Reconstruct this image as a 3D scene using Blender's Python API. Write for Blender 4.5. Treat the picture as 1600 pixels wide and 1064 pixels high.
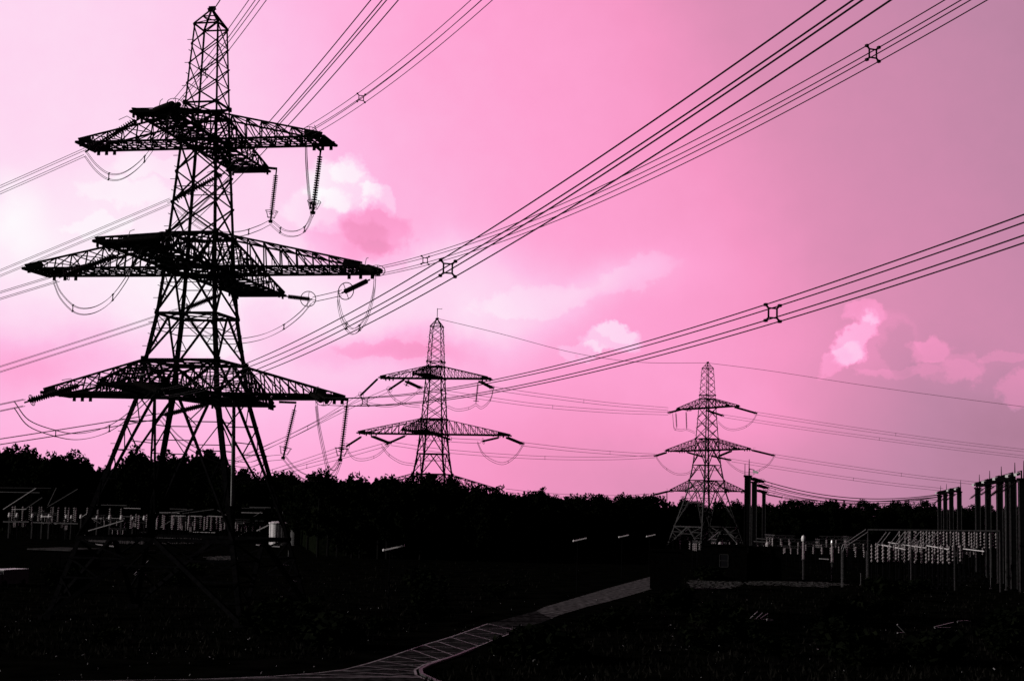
import bpy, math, random
from mathutils import Vector, Matrix
R = math.radians
random.seed(7)
SC = bpy.context.scene
COL = SC.collection
for o in list(bpy.data.objects):
    bpy.data.objects.remove(o)

# ------------------------------------------------------------------ camera
CAMZ, FPX, PITCH, ROLL = 10.4, 2417.9, 0.10693, 0.02373
cam_d = bpy.data.cameras.new('camera')
cam_d.sensor_width = 36.0
cam_d.lens = 36.0 * FPX / 1600.0
cam_d.clip_start, cam_d.clip_end = 0.5, 9000
cam = bpy.data.objects.new('camera', cam_d)
COL.objects.link(cam)
cam.location = (0, 0, CAMZ)
CAM_M = Matrix.Rotation(R(90) + PITCH, 3, 'X') @ Matrix.Rotation(ROLL, 3, 'Z')
cam.rotation_euler = CAM_M.to_euler()
SC.camera = cam


def ray(px, py):
    d = CAM_M @ Vector(((px - 800) / FPX, -(py - 532) / FPX, -1.0))
    return d


def at(px, py, y):
    d = ray(px, py)
    return Vector((0, 0, CAMZ)) + d * (y / d.y)


def gnd(px, py, z=0.0):
    d = ray(px, py)
    return Vector((0, 0, CAMZ)) + d * ((z - CAMZ) / d.z)


# ------------------------------------------------------------------ light
SUN_AZ, SUN_EL = -102.0, 20.0         # degrees: left of the view and a little behind, low
sun_d = bpy.data.lights.new('sun', 'SUN')
sun_d.energy = 2.4
sun_d.angle = R(0.6)
sun_d.color = (1.0, 0.93, 0.9)
sun = bpy.data.objects.new('sun', sun_d)
COL.objects.link(sun)
sv = Vector((math.sin(R(SUN_AZ)) * math.cos(R(SUN_EL)), math.cos(R(SUN_AZ)) * math.cos(R(SUN_EL)), math.sin(R(SUN_EL))))
sun.rotation_euler = sv.to_track_quat('Z', 'Y').to_euler()
SC.view_settings.view_transform = 'Standard'
SC.view_settings.look = 'None'
SC.view_settings.exposure = 0.0
SC.view_settings.gamma = 1.0


def lin(c):
    return tuple((v / 255 / 12.92) if v / 255 <= 0.04045 else ((v / 255 + 0.055) / 1.055) ** 2.4 for v in c) + (1.0,)


# ------------------------------------------------------------------ sky
def build_sky():
    w = bpy.data.worlds.new('World')
    SC.world = w
    w.use_nodes = True
    nt = w.node_tree
    nt.nodes.clear()
    N = nt.nodes.new
    L = nt.links.new

    def m(op, a, b=None, c=None, clamp=False):
        n = N('ShaderNodeMath')
        n.operation = op
        n.use_clamp = clamp
        for i, v in enumerate((a, b, c)):
            if v is None:
                continue
            if isinstance(v, (int, float)):
                n.inputs[i].default_value = v
            else:
                L(v, n.inputs[i])
        return n.outputs[0]

    def smooth(v, lo, hi, a=0.0, b=1.0):
        n = N('ShaderNodeMapRange')
        n.interpolation_type = 'SMOOTHSTEP'
        for i, x in enumerate((v, lo, hi, a, b)):
            if isinstance(x, (int, float)):
                n.inputs[i].default_value = x
            else:
                L(x, n.inputs[i])
        return n.outputs[0]

    tc = N('ShaderNodeTexCoord')
    sp = N('ShaderNodeSeparateXYZ')
    L(tc.outputs['Generated'], sp.inputs[0])
    x, y, z = sp.outputs
    hyp = m('SQRT', m('ADD', m('MULTIPLY', x, x), m('MULTIPLY', y, y)))
    az = m('MULTIPLY', m('ARCTAN2', x, y), 57.2958)
    el = m('MULTIPLY', m('ARCTAN2', z, hyp), 57.2958)
    cv = N('ShaderNodeCombineXYZ')
    L(az, cv.inputs[0])
    L(el, cv.inputs[1])

    def noise(scale, detail, rough=0.55, off=0.0):
        mp = N('ShaderNodeMapping')
        mp.inputs['Location'].default_value = (off, off * 1.7, off * 0.3)
        L(cv.outputs[0], mp.inputs[0])
        n = N('ShaderNodeTexNoise')
        n.inputs['Scale'].default_value = scale
        n.inputs['Detail'].default_value = detail
        n.inputs['Roughness'].default_value = rough
        L(mp.outputs[0], n.inputs['Vector'])
        return m('SUBTRACT', n.outputs['Fac'], 0.5)

    n_lo, n_lo2 = noise(0.22, 3, 0.5, 3.1), noise(0.22, 3, 0.5, 9.7)
    n_hi, n_hi2 = noise(0.9, 8, 0.6, 5.3), noise(0.9, 8, 0.6, 14.9)
    wx = m('ADD', az, m('ADD', m('MULTIPLY', n_lo, 4.0), m('MULTIPLY', n_hi, 1.0)))
    wy = m('ADD', el, m('ADD', m('MULTIPLY', n_lo2, 2.4), m('MULTIPLY', n_hi2, 0.8)))
    hx = m('ADD', az, m('ADD', m('MULTIPLY', n_hi, 1.7), m('MULTIPLY', n_lo, .6)))
    hy = m('ADD', el, m('ADD', m('MULTIPLY', n_hi2, 1.6), m('MULTIPLY', n_lo2, 0.4)))

    def azel(px, py):
        d = ray(px, py)
        return math.degrees(math.atan2(d.x, d.y)), math.degrees(math.atan2(d.z, math.hypot(d.x, d.y)))

    # brightness across the sky, west (bright) to east (dull)
    rp = N('ShaderNodeValToRGB')
    els = rp.color_ramp.elements
    stops = [(-400, .85), (0, .865), (250, .86), (450, .805), (650, .70), (800, .645), (1000, .60), (1100, .56), (1200, .505), (1300, .44), (1450, .385), (1600, .335), (1800, .275), (2200, .2)]
    for i, (px, v) in enumerate(stops):
        a = azel(px, 400)[0]
        pos = (a + 40) / 80
        e = els[i] if i < 2 else els.new(pos)
        e.position = pos
        e.color = (v, v, v, 1)
    tilt = m('MULTIPLY', m('SUBTRACT', el, 10.0), -0.45)      # the bands lean over to the left higher up
    L(m('ADD', m('DIVIDE', m('ADD', m('ADD', az, m('MULTIPLY', n_lo, 2.2)), 40.0), 80.0), m('DIVIDE', tilt, -80.0)), rp.inputs[0])
    lum = rp.outputs[0]
    # duller, more saturated air low down
    low = smooth(el, 0.5, 6.5, 1.0, 0.0)
    lowamt = smooth(az, -20.0, 2.0, -0.17, -0.18)
    lum = m('ADD', lum, m('MULTIPLY', low, lowamt))
    # darker towards the top right, paler middle
    soft = [(150, 380, 330, 80, .05, 0), (330, 480, 230, 90, .09, 0), (620, 470, 210, 95, .085, 0), (800, 455, 150, 50, .10, -4), (40, 565, 180, 50, -.17, 0), (60, 670, 260, 40, -.02, 0),
            (590, 545, 120, 26, -.16, 0), (700, 545, 60, 20, -.06, 0), (435, 500, 70, 34, -.10, 0), (560, 372, 80, 44, -.08, 0), (985, 438, 100, 36, .07, -20), (900, 470, 190, 30, .05, -14), (745, 520, 60, 40, .09, 0), (700, 410, 60, 30, .07, 0),
            (1420, 550, 90, 50, -.05, 0), (1180, 690, 160, 60, .04, 0), (1100, 640, 110, 60, .06, 0), (1540, 650, 170, 50, -.05, 0), (1480, 605, 130, 30, -.03, 0), (200, 280, 110, 70, .035, 0), (20, 330, 60, 60, .08, 0), (455, 270, 60, 60, .05, 0)]
    hard = [(535, 290, 62, 44, .14, 14), (545, 268, 36, 26, .07, 0), (500, 330, 60, 40, .07, 0), (590, 312, 30, 20, .10, 20), (588, 356, 62, 42, -.10, 18), (545, 378, 72, 36, -.07, 0), (590, 396, 60, 24, -.04, 0), (600, 548, 90, 16, -.07, 0),
            (955, 529, 50, 24, .15, -4), (965, 518, 30, 14, .07, 0), (915, 545, 40, 12, .08, 0), (1000, 430, 70, 24, .05, -22), (840, 470, 110, 26, .05, -8),
            (1375, 535, 62, 58, .05, 0), (1352, 490, 38, 17, .10, 6), (1336, 533, 52, 24, .19, -52), (1308, 566, 40, 18, .10, -35), (1405, 545, 30, 42, -.06, 0), (1452, 548, 34, 22, .13, -16), (1475, 580, 60, 18, .05, 0), (1500, 572, 36, 22, .07, 0), (1588, 606, 38, 26, .12, -20), (1575, 557, 60, 8, .07, 0),
            (1400, 580, 70, 9, .05, 0), (235, 258, 60, 20, .04, 0), (200, 300, 80, 24, .04, 0), (150, 350, 60, 16, .04, -10), (330, 545, 60, 20, .05, 0)]

    def blob(px, py, sx, sy, amp, rot, X, Y, hardness):
        a, e = azel(px, py)
        k = 57.2958 / FPX * 0.97
        dx, dy = m('SUBTRACT', X, a), m('SUBTRACT', Y, e)
        c, s = math.cos(R(-rot)), math.sin(R(-rot))
        u = m('DIVIDE', m('ADD', m('MULTIPLY', dx, c), m('MULTIPLY', dy, s)), sx * k)
        v = m('DIVIDE', m('SUBTRACT', m('MULTIPLY', dy, c), m('MULTIPLY', dx, s)), sy * k)
        r2 = m('ADD', m('MULTIPLY', u, u), m('MULTIPLY', v, v))
        if hardness:
            return smooth(r2, 1.2, 0.55, 0.0, amp)
        return m('MULTIPLY', m('EXPONENT', m('MULTIPLY', r2, -0.9)), amp)

    for b in soft:
        lum = m('ADD', lum, blob(*b, wx, wy, False))
    for b in hard:
        lum = m('ADD', lum, blob(*b, hx, hy, True))
    lum = m('ADD', lum, m('MULTIPLY', n_hi, 0.045))
    cr = N('ShaderNodeValToRGB')
    ce = cr.color_ramp.elements
    cols = [(0.0, (120, 88, 112)), (.2, (170, 122, 147)), (.3, (190, 134, 165)), (.45, (222, 143, 182)), (.54, (245, 151, 197)), (.62, (254, 162, 210)), (.75, (254, 190, 230)), (.88, (254, 219, 243)), (1.0, (254, 250, 254))]
    for i, (p, c) in enumerate(cols):
        e = ce[i] if i < 2 else ce.new(p)
        e.position = p
        e.color = lin(c)
    L(m('MULTIPLY', lum, 1.0, clamp=True), cr.inputs[0])
    # the glow fills the sky ahead; overhead and behind it is dusk
    mk = m('MULTIPLY', smooth(m('ABSOLUTE', az), 26.0, 60.0, 1.0, 0.0), smooth(el, 22.0, 42.0, 1.0, 0.0))
    mix = N('ShaderNodeMixRGB')
    mix.inputs[1].default_value = (0.012, 0.009, 0.012, 1)
    L(mk, mix.inputs[0])
    L(cr.outputs[0], mix.inputs[2])
    bg = N('ShaderNodeBackground')
    L(mix.outputs[0], bg.inputs[0])
    bg.inputs[1].default_value = 1.0
    out = N('ShaderNodeOutputWorld')
    L(bg.outputs[0], out.inputs[0])


build_sky()


# ------------------------------------------------------------------ materials
def mat(name, c1, c2=None, scale=1.0, rough=0.7, metal=0.0, bump=0.0, detail=4, spec=0.3, lo=0.35, hi=0.65):
    mt = bpy.data.materials.new(name)
    mt.use_nodes = True
    nt = mt.node_tree
    b = nt.nodes['Principled BSDF']
    b.inputs['Roughness'].default_value = rough
    b.inputs['Metallic'].default_value = metal
    b.inputs['Specular IOR Level'].default_value = spec
    tc = nt.nodes.new('ShaderNodeTexCoord')
    n = nt.nodes.new('ShaderNodeTexNoise')
    n.inputs['Scale'].default_value = scale
    n.inputs['Detail'].default_value = detail
    nt.links.new(tc.outputs['Object'], n.inputs['Vector'])
    r = nt.nodes.new('ShaderNodeValToRGB')
    r.color_ramp.elements[0].position = lo
    r.color_ramp.elements[1].position = hi
    r.color_ramp.elements[0].color = tuple(c1) + (1,)
    r.color_ramp.elements[1].color = tuple(c2 or c1) + (1,)
    nt.links.new(n.outputs['Fac'], r.inputs[0])
    nt.links.new(r.outputs[0], b.inputs['Base Color'])
    if bump:
        bp = nt.nodes.new('ShaderNodeBump')
        bp.inputs['Strength'].default_value = bump
        nt.links.new(n.outputs['Fac'], bp.inputs['Height'])
        nt.links.new(bp.outputs[0], b.inputs['Normal'])
    if spec <= 0:
        b.inputs['Roughness'].default_value = 1.0
        df = nt.nodes.new('ShaderNodeBsdfDiffuse')
        nt.links.new(r.outputs[0], df.inputs['Color'])
        if bump:
            nt.links.new(bp.outputs[0], df.inputs['Normal'])
        nt.links.new(df.outputs[0], nt.nodes['Material Output'].inputs['Surface'])
        nt.nodes.remove(b)
    return mt


M = {
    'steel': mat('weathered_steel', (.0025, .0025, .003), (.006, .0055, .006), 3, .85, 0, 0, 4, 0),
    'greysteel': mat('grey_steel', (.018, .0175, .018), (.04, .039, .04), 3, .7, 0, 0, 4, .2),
    'galv': mat('galvanised_steel', (.11, .11, .11), (.20, .195, .20), 6, .5, 0, 0, 4, .4),
    'wire': mat('aluminium_wire', (.008, .0075, .008), (.012, .011, .012), 8, .8, 0, 0, 2, .05),
    'insul': mat('brown_porcelain', (.004, .003, .003), (.008, .006, .006), 10, .7, 0, 0, 2, .05),
    'porc': mat('grey_porcelain', (.28, .26, .26), (.5, .46, .47), 8, .2, 0, 0, 2, .5),
    'white': mat('white_paint', (.55, .53, .54), (.75, .72, .73), 4, .5, 0, 0, 5, .4),
    'dull': mat('dull_grey_paint', (.03, .029, .03), (.06, .058, .06), 2.5, .6),
    'lamp': mat('white_enamel', (.7, .68, .68), (.8, .78, .78), 5, .3),
    'leaf': mat('dark_leaf', (.002, .0028, .0018), (.006, .0075, .004), 1.3, .8, 0, 0, 2, 0),
    'bark': mat('dark_bark', (.001, .0009, .0008), (.002, .0018, .0016), 4, .9, 0, .3, 4, .1),
    'ground': mat('dark_heath', (.0006, .0007, .0005), (.0035, .0035, .0028), .35, .95, 0, .5, 8, 0),
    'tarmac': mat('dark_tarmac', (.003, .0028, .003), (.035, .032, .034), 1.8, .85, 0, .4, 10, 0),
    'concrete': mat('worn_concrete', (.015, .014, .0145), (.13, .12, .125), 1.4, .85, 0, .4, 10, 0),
    'gravel': mat('pale_gravel', (.001, .001, .001), (.15, .145, .145), 1.6, .9, 0, .6, 12, 0, .50, .60),
    'line': mat('pale_road_paint', (.05, .048, .049), (.26, .25, .255), 1.2, .7),
    'brick': mat('dark_brick', (.0012, .0011, .0011), (.003, .0028, .0027), 3, .9, 0, .2, 4, 0),
    'roof': mat('grey_felt_roof', (.02, .019, .019), (.07, .067, .068), .9, .9, 0, .2, 8, 0),
    'grass': mat('rough_dark_grass', (.0008, .0009, .0007), (.011, .0105, .009), .35, .9, 0, 0, 6, 0),
    'glass': mat('dark_glass', (.01, .01, .012), None, 1, .08, 0, 0, 1, .5),
}


# ------------------------------------------------------------------ mesh helpers
class MB:
    def __init__(s):
        s.v, s.f = [], []

    def prism(s, p, q, w, h=None, up=None, k=1.0):
        """a four-sided bar of section w x h from p to q"""
        p, q = Vector(p), Vector(q)
        h = w if h is None else h
        d = q - p
        if d.length < 1e-6:
            return
        d.normalize()
        u = Vector(up) if up is not None else (Vector((0, 0, 1)) if abs(d.z) < .9 else Vector((1, 0, 0)))
        a = d.cross(u)
        a.normalize()
        b = a.cross(d)
        i = len(s.v)
        for c in (p, q):
            for sa, sb in ((-1, -1), (1, -1), (1, 1), (-1, 1)):
                s.v.append(c + a * (sa * w / 2) + b * (sb * h / 2))
        s.f += [(i, i + 1, i + 2, i + 3), (i + 7, i + 6, i + 5, i + 4)]
        for k in range(4):
            s.f.append((i + k, i + 4 + k, i + 4 + (k + 1) % 4, i + (k + 1) % 4))

    def angle(s, p, q, w, t, ua, ub):
        """an L-section bar: flanges run from the heel along ua and ub"""
        p, q, ua, ub = Vector(p), Vector(q), Vector(ua), Vector(ub)
        i = len(s.v)
        pr = ((0, 0), (w, 0), (w, t), (t, t), (t, w), (0, w))
        for c in (p, q):
            for a, b in pr:
                s.v.append(c + ua * a + ub * b)
        for k in range(6):
            s.f.append((i + k, i + 6 + k, i + 6 + (k + 1) % 6, i + (k + 1) % 6))
        s.f += [(i, i + 1, i + 2, i + 3, i + 4, i + 5), (i + 11, i + 10, i + 9, i + 8, i + 7, i + 6)]

    def box(s, c, sx, sy, sz, rot=0.0):
        c = Vector(c)
        d = Vector((0, 0, sz / 2))
        s.prism(c - d, c + d, sx, sy, (-math.sin(rot), math.cos(rot), 0))

    def tube(s, pts, r, n=5, r2=None):
        pts = [Vector(p) for p in pts]
        i0 = len(s.v)
        a = None
        for k, p in enumerate(pts):
            d = (pts[min(k + 1, len(pts) - 1)] - pts[max(k - 1, 0)]).normalized()
            if a is None:
                a = d.cross(Vector((0, 0, 1)) if abs(d.z) < .9 else Vector((1, 0, 0))).normalized()
            else:
                a = (a - d * a.dot(d)).normalized()
            b = d.cross(a)
            rr = r if r2 is None else r + (r2 - r) * k / (len(pts) - 1)
            for j in range(n):
                t = 2 * math.pi * j / n
                s.v.append(p + a * (rr * math.cos(t)) + b * (rr * math.sin(t)))
        for k in range(len(pts) - 1):
            for j in range(n):
                s.f.append((i0 + k * n + j, i0 + k * n + (j + 1) % n, i0 + (k + 1) * n + (j + 1) % n, i0 + (k + 1) * n + j))
        s.f += [tuple(range(i0 + n - 1, i0 - 1, -1)), tuple(range(i0 + (len(pts) - 1) * n, i0 + len(pts) * n))]

    def lathe(s, prof, n=10, org=(0, 0, 0)):
        i0 = len(s.v)
        org = Vector(org)
        for r, z in prof:
            for j in range(n):
                t = 2 * math.pi * j / n
                s.v.append(org + Vector((r * math.cos(t), r * math.sin(t), z)))
        m = len(prof)
        for k in range(m - 1):
            for j in range(n):
                s.f.append((i0 + k * n + j, i0 + k * n + (j + 1) % n, i0 + (k + 1) * n + (j + 1) % n, i0 + (k + 1) * n + j))
        s.f += [tuple(range(i0 + n - 1, i0 - 1, -1)), tuple(range(i0 + (m - 1) * n, i0 + m * n))]

    def ring(s, c, ux, uy, r, t, n=18):
        c, ux, uy = Vector(c), Vector(ux), Vector(uy)
        s.tube([c + ux * (r * math.cos(2 * math.pi * k / n)) + uy * (r * math.sin(2 * math.pi * k / n)) for k in range(n + 1)], t, 5)

    def quad(s, c, a, b):
        i = len(s.v)
        s.v += [c - a - b, c + a - b, c + a + b, c - a + b]
        s.f.append((i, i + 1, i + 2, i + 3))

    def poly(s, pts):
        i = len(s.v)
        s.v += [Vector(p) for p in pts]
        s.f.append(tuple(range(i, i + len(pts))))

    def mesh(s, name):
        me = bpy.data.meshes.new(name)
        me.from_pydata([tuple(v) for v in s.v], [], s.f)
        me.update()
        return me

    def build(s, name, m, parent=None):
        me = s.mesh(name)
        me.materials.append(M[m])
        return link(name, me, parent)


def link(name, me, parent=None):
    o = bpy.data.objects.new(name, me)
    COL.objects.link(o)
    if parent is not None:
        o.parent = parent
    return o


def tag(o, label=None, cat=None, group=None, kind=None):
    if label:
        o['label'] = label
    if cat:
        o['category'] = cat
    if group:
        o['group'] = group
    if kind:
        o['kind'] = kind
    return o


def thing(name, label, cat, loc=(0, 0, 0), rz=0.0, group=None):
    o = bpy.data.objects.new(name, None)
    COL.objects.link(o)
    o.empty_display_size = .5
    o.location = loc
    o.rotation_euler = (0, 0, rz)
    return tag(o, label, cat, group)


KIDS = {}


def kids(o):
    return [c for c in COL.objects if c.parent == o]


def dup(root, loc, rz=0.0, label=None, group=None, scale=None, ch=None):
    r = root.copy()
    COL.objects.link(r)
    r.location = loc
    r.rotation_euler = (0, 0, rz)
    if scale:
        r.scale = scale
    if label:
        r['label'] = label
    if group:
        r['group'] = group
    for c in (ch if ch is not None else kids(root)):
        k = c.copy()
        COL.objects.link(k)
        k.parent = r
    return r


# ------------------------------------------------------------------ ground, road
def struct(name, mb, m):
    return tag(mb.build(name, m), kind='structure')


g = MB()
nx, ny = 60, 60
for j in range(ny + 1):
    for i in range(nx + 1):
        x = (i / nx - .5) * 2
        y = j / ny
        X = math.copysign(abs(x) ** 2.2, x) * 2600
        Y = -200 + 4200 * y ** 2.2
        g.v.append(Vector((X, Y, 0)))
for j in range(ny):
    for i in range(nx):
        a = j * (nx + 1) + i
        g.f.append((a, a + 1, a + nx + 2, a + nx + 1))
struct('ground', g, 'ground')


def sheet(name, px, m, z):
    b = MB()
    rr = random.Random(len(px) + int(px[0][0]))
    out = []
    for (x0, y0), (x1, y1) in zip(px, px[1:] + px[:1]):
        p, q = gnd(x0, y0, z), gnd(x1, y1, z)
        n = max(2, int((q - p).length / 1.3))
        for k in range(n):
            v = p.lerp(q, k / n)
            out.append(v + Vector((rr.gauss(0, .35), rr.gauss(0, 1.1), 0)))
    b.poly(out)
    return struct(name, b, m)


def strip(name, left, right, m, z):
    b = MB()
    for (x, y), (u, v) in zip(left, right):
        b.v += [gnd(x, y, z), gnd(u, v, z)]
    for k in range(len(left) - 1):
        b.f.append((2 * k, 2 * k + 1, 2 * k + 3, 2 * k + 2))
    return struct(name, b, m)


# near road: the edges of its two kerb lines, far end first
TOP = [(762, 974), (735, 984), (706, 994), (676, 1003), (650, 1011), (610, 1025), (575, 1036), (540, 1045), (495, 1051), (425, 1056), (300, 1061), (150, 1063), (-60, 1066)]
BOT = [(828, 977), (800, 988), (772, 999), (742, 1011), (716, 1022), (684, 1031), (662, 1038), (648, 1046), (650, 1054), (672, 1064), (720, 1082), (800, 1112), (560, 1140)]
strip('road', TOP, BOT, 'tarmac', .004)
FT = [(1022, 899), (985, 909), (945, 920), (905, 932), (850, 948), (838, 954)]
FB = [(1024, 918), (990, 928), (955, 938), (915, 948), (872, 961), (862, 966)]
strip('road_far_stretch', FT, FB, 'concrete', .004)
strip('road_painted_shade_stretch', [(838, 954), (800, 964), (762, 974)], [(862, 966), (846, 972), (828, 977)], 'tarmac', .004)  # tree shade put into the colour: darker tarmac over this stretch


def lerp_px(a, t):
    t = max(0, min(len(a) - 1.001, t))
    k = int(t)
    f = t - k
    return (a[k][0] * (1 - f) + a[k + 1][0] * f, a[k][1] * (1 - f) + a[k + 1][1] * f)


def paint(mb, p, q, w, z=.008):
    p, q = Vector(p), Vector(q)
    p.z = q.z = z
    d = (q - p).normalized()
    n = Vector((-d.y, d.x, 0)) * (w / 2)
    mb.poly([p - n, q - n, q + n, p + n])


mk = MB()
for edge, inset in ((TOP, .03), (BOT, .0)):
    for k in range(len(edge) - 1):
        if edge is BOT and k > 9:
            continue
        paint(mk, gnd(*edge[k]), gnd(*edge[k + 1]), .16)
kk = [.0, .7, 1.4, 2.1, 2.8, 3.5, 4.2, 4.9, 5.6, 6.4, 7.3, 8.3, 9.3, 10.4]
for k in range(len(kk) - 1):
    a, b = kk[k], kk[k + 1]
    tb = (b, a) if True else (a, b)
    paint(mk, gnd(*lerp_px(TOP, a)), gnd(*lerp_px(BOT, min(b, 8.4))), .12, .0095 + .0011 * (k % 3))
    paint(mk, gnd(*lerp_px(TOP, min(b + .2, 11))), gnd(*lerp_px(BOT, min(a + .35, 8.2))), .10, .013 + .0011 * (k % 3))
struct('road_markings', mk, 'line')
kb = MB()
kr = [(742, 1013), (716, 1024), (690, 1033), (670, 1040), (657, 1047), (659, 1054), (682, 1065), (730, 1083)]
for k in range(len(kr) - 1):
    p, q = gnd(*kr[k]), gnd(*kr[k + 1])
    kb.prism(p + Vector((0, 0, .06)), q + Vector((0, 0, .06)), .22, .12)
struct('kerb', kb, 'dull')
# pale yard surfaces
sheet('gravel_yard', [(1075, 909), (1100, 903), (1155, 904), (1160, 913), (1140, 919), (1078, 920)], 'gravel', .004)
sheet('gravel_strip', [(1165, 906), (1290, 909), (1330, 912), (1290, 917), (1165, 913)], 'gravel', .006)
sheet('concrete_apron', [(138, 838), (150, 832), (240, 836), (318, 842), (300, 849), (210, 850), (136, 846)], 'concrete', .004)
sheet('gravel_verge', [(322, 869), (366, 868), (372, 874), (322, 876)], 'gravel', .004)

# ------------------------------------------------------------------ pylons
PROF = [(43.66, 1.19), (36.12, 1.58), (35.1, 1.63), (32.57, 1.76), (23.9, 2.29), (20.7, 2.49), (16.53, 2.86), (12.27, 3.48), (9.3, 3.85)]
ARM = {1: (11.9, 1.8, 32.57, 35.1), 2: (16.2, 2.4, 20.7, 23.9), 3: (13.5, 2.7, 9.3, 12.27)}


def half(z):
    if z <= 9.3:
        return 3.85 + (9.3 - z) * .256
    for (z1, h1), (z0, h0) in zip(PROF, PROF[1:]):
        if z0 <= z <= z1:
            return h0 + (h1 - h0) * (z - z0) / (z1 - z0)
    return 1.19


CORN = ((1, 1), (-1, 1), (-1, -1), (1, -1))


def corner(k, z):
    a, b = CORN[k % 4]
    h = half(z)
    return Vector((a * h, -b * h, z))      # local x = across, local -y = towards the viewer


def leg_mesh(k, base):
    b = MB()
    zs = [base] + [p[0] for p in reversed(PROF)]
    if base < 0:
        zs.insert(1, 2.0)
    sx, sy = (-1 if corner(k, 0).x > 0 else 1), (-1 if corner(k, 0).y > 0 else 1)
    for z0, z1 in zip(zs, zs[1:]):
        w = .42 if z1 <= 9.31 else .36 if z1 <= 16.6 else .29 if z1 <= 23.95 else .23 if z1 <= 35.2 else .145
        b.angle(corner(k, z0), corner(k, z1), w, w * .34, (sx, 0, 0), (0, sy, 0))
    # step bolts
    z = base + 3
    side = 0
    while z < 43:
        c = corner(k, z)
        d = Vector((-sx, 0, 0)) if side else Vector((0, -sy, 0))
        if k == 1:
            b.prism(c, c + d * .45, .05)
        side = 1 - side
        z += 1.1
    # foot
    c = corner(k, base)
    b.box(c + Vector((sx * .2, sy * .2, .18)), 1.1, 1.1, .36)
    return b


def face_pts(k, z):
    return corner(k, z), corner(k + 1, z)


def bracing(sec, base):
    b = MB()

    def ring(z, w):
        for k in range(4):
            b.prism(*face_pts(k, z), w)

    def xpan(z0, z1, n, w):
        for i in range(n):
            a, c = z0 + (z1 - z0) * i / n, z0 + (z1 - z0) * (i + 1) / n
            for k in range(4):
                p0, q0 = face_pts(k, a)
                p1, q1 = face_pts(k, c)
                nrm = (q0 - p0).cross(Vector((0, 0, 1))).normalized() * .06
                b.prism(p0 + nrm, q1 + nrm, w)
                b.prism(q0 - nrm, p1 - nrm, w)

    def kpan(zt, zb, w, red):
        """from the middle of the upper edge down to the legs, with secondary bracing"""
        for k in range(4):
            p1, q1 = face_pts(k, zt)
            p0, q0 = face_pts(k, zb)
            mid = (p1 + q1) / 2
            for a0, a1 in ((p0, p1), (q0, q1)):
                b.prism(mid, a0, w)
                n = red
                for i in range(1, n):
                    t = i / n
                    l = a0.lerp(a1, 1 - t)
                    d = mid.lerp(a0, t)
                    b.prism(l, d, w * .45)
                    l2 = a0.lerp(a1, 1 - (i - 1) / n)
                    b.prism(l2, d, w * .45)
                    if i < n - 1:
                        d3 = mid.lerp(a0, (i + 1) / n)
                        b.prism(l, d3, w * .4)
            # small inner strut pair
            b.prism(mid.lerp(p0, .33), mid.lerp(q0, .33), w * .4)

    def diaph(z, w):
        for k in range(2):
            b.prism(corner(k, z), corner(k + 2, z), w)
        ms = [sum(face_pts(k, z), Vector()) / 2 for k in range(4)]
        for k in range(4):
            b.prism(ms[k], ms[(k + 1) % 4], w)

    def nodes(z, w, h):
        for k in range(4):
            b.box(corner(k, z), w, w, h)

    for z_, sc_, w_ in ((36.12, 'peak', .42), (32.57, 'upper', .55), (23.9, 'upper', .55), (20.7, 'waist', .68), (12.27, 'waist', .62), (9.3, 'base', .72)):
        if sc_ == sec:
            nodes(z_, w_ * .64, w_ * .95)
    if sec == 'peak':
        ring(43.66, .13)
        top = Vector((0, 0, 45.35))
        for k in range(4):
            b.prism(corner(k, 43.66), top, .15)
            b.prism(*[corner(j, 43.66).lerp(top, .5) for j in (k, k + 1)], .09)
            b.prism(corner(k, 43.66), corner(k + 1, 43.66).lerp(top, .5), .08)
        b.box(top, .46, .46, .4)
        b.prism(top - Vector((.35, 0, .1)), top + Vector((.35, 0, .1)), .3)
        xpan(36.12, 43.66, 4, .085)
        ring(36.12, .16)
    elif sec == 'upper':
        xpan(35.1, 36.12, 1, .1)
        ring(35.1, .2)
        ring(32.57, .26)
        xpan(32.57, 35.1, 1, .12)
        diaph(32.57, .13)
        diaph(35.1, .1)
        xpan(23.9, 32.57, 3, .13)
        ring(23.9, .24)
        for k in range(4):
            p, q = face_pts(k, 28.2)
            b.prism(p, q, .08)
    elif sec == 'waist':
        for k in range(4):
            p1, q1 = face_pts(k, 23.9)
            p0, q0 = face_pts(k, 20.7)
            mid = (p0 + q0) / 2
            mt_ = (p1 + q1) / 2
            b.prism(p1, mid, .14)
            b.prism(q1, mid, .14)
            b.prism(mt_, p0, .14)
            b.prism(mt_, q0, .14)
        ring(20.7, .3)
        diaph(20.7, .15)
        diaph(23.9, .11)
        kpan(20.7, 16.53, .17, 3)
        ring(16.53, .21)
        diaph(16.53, .1)
        kpan(16.53, 12.27, .17, 3)
        ring(12.27, .22)
    else:
        for k in range(4):
            p1, q1 = face_pts(k, 12.27)
            p0, q0 = face_pts(k, 9.3)
            mid = (p0 + q0) / 2
            mt_ = (p1 + q1) / 2
            b.prism(p1, mid, .17)
            b.prism(q1, mid, .17)
            b.prism(mt_, p0, .17)
            b.prism(mt_, q0, .17)
        ring(9.3, .32)
        diaph(9.3, .16)
        diaph(12.27, .12)
        zb = -.6 if -8 < base < -6 else max(base, -3.5)
        kpan(9.3, zb, .2, 5)
        if zb > base + 2:
            ring(zb, .3)
            kpan(zb, base + .2, .36, 4)
    return b


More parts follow.
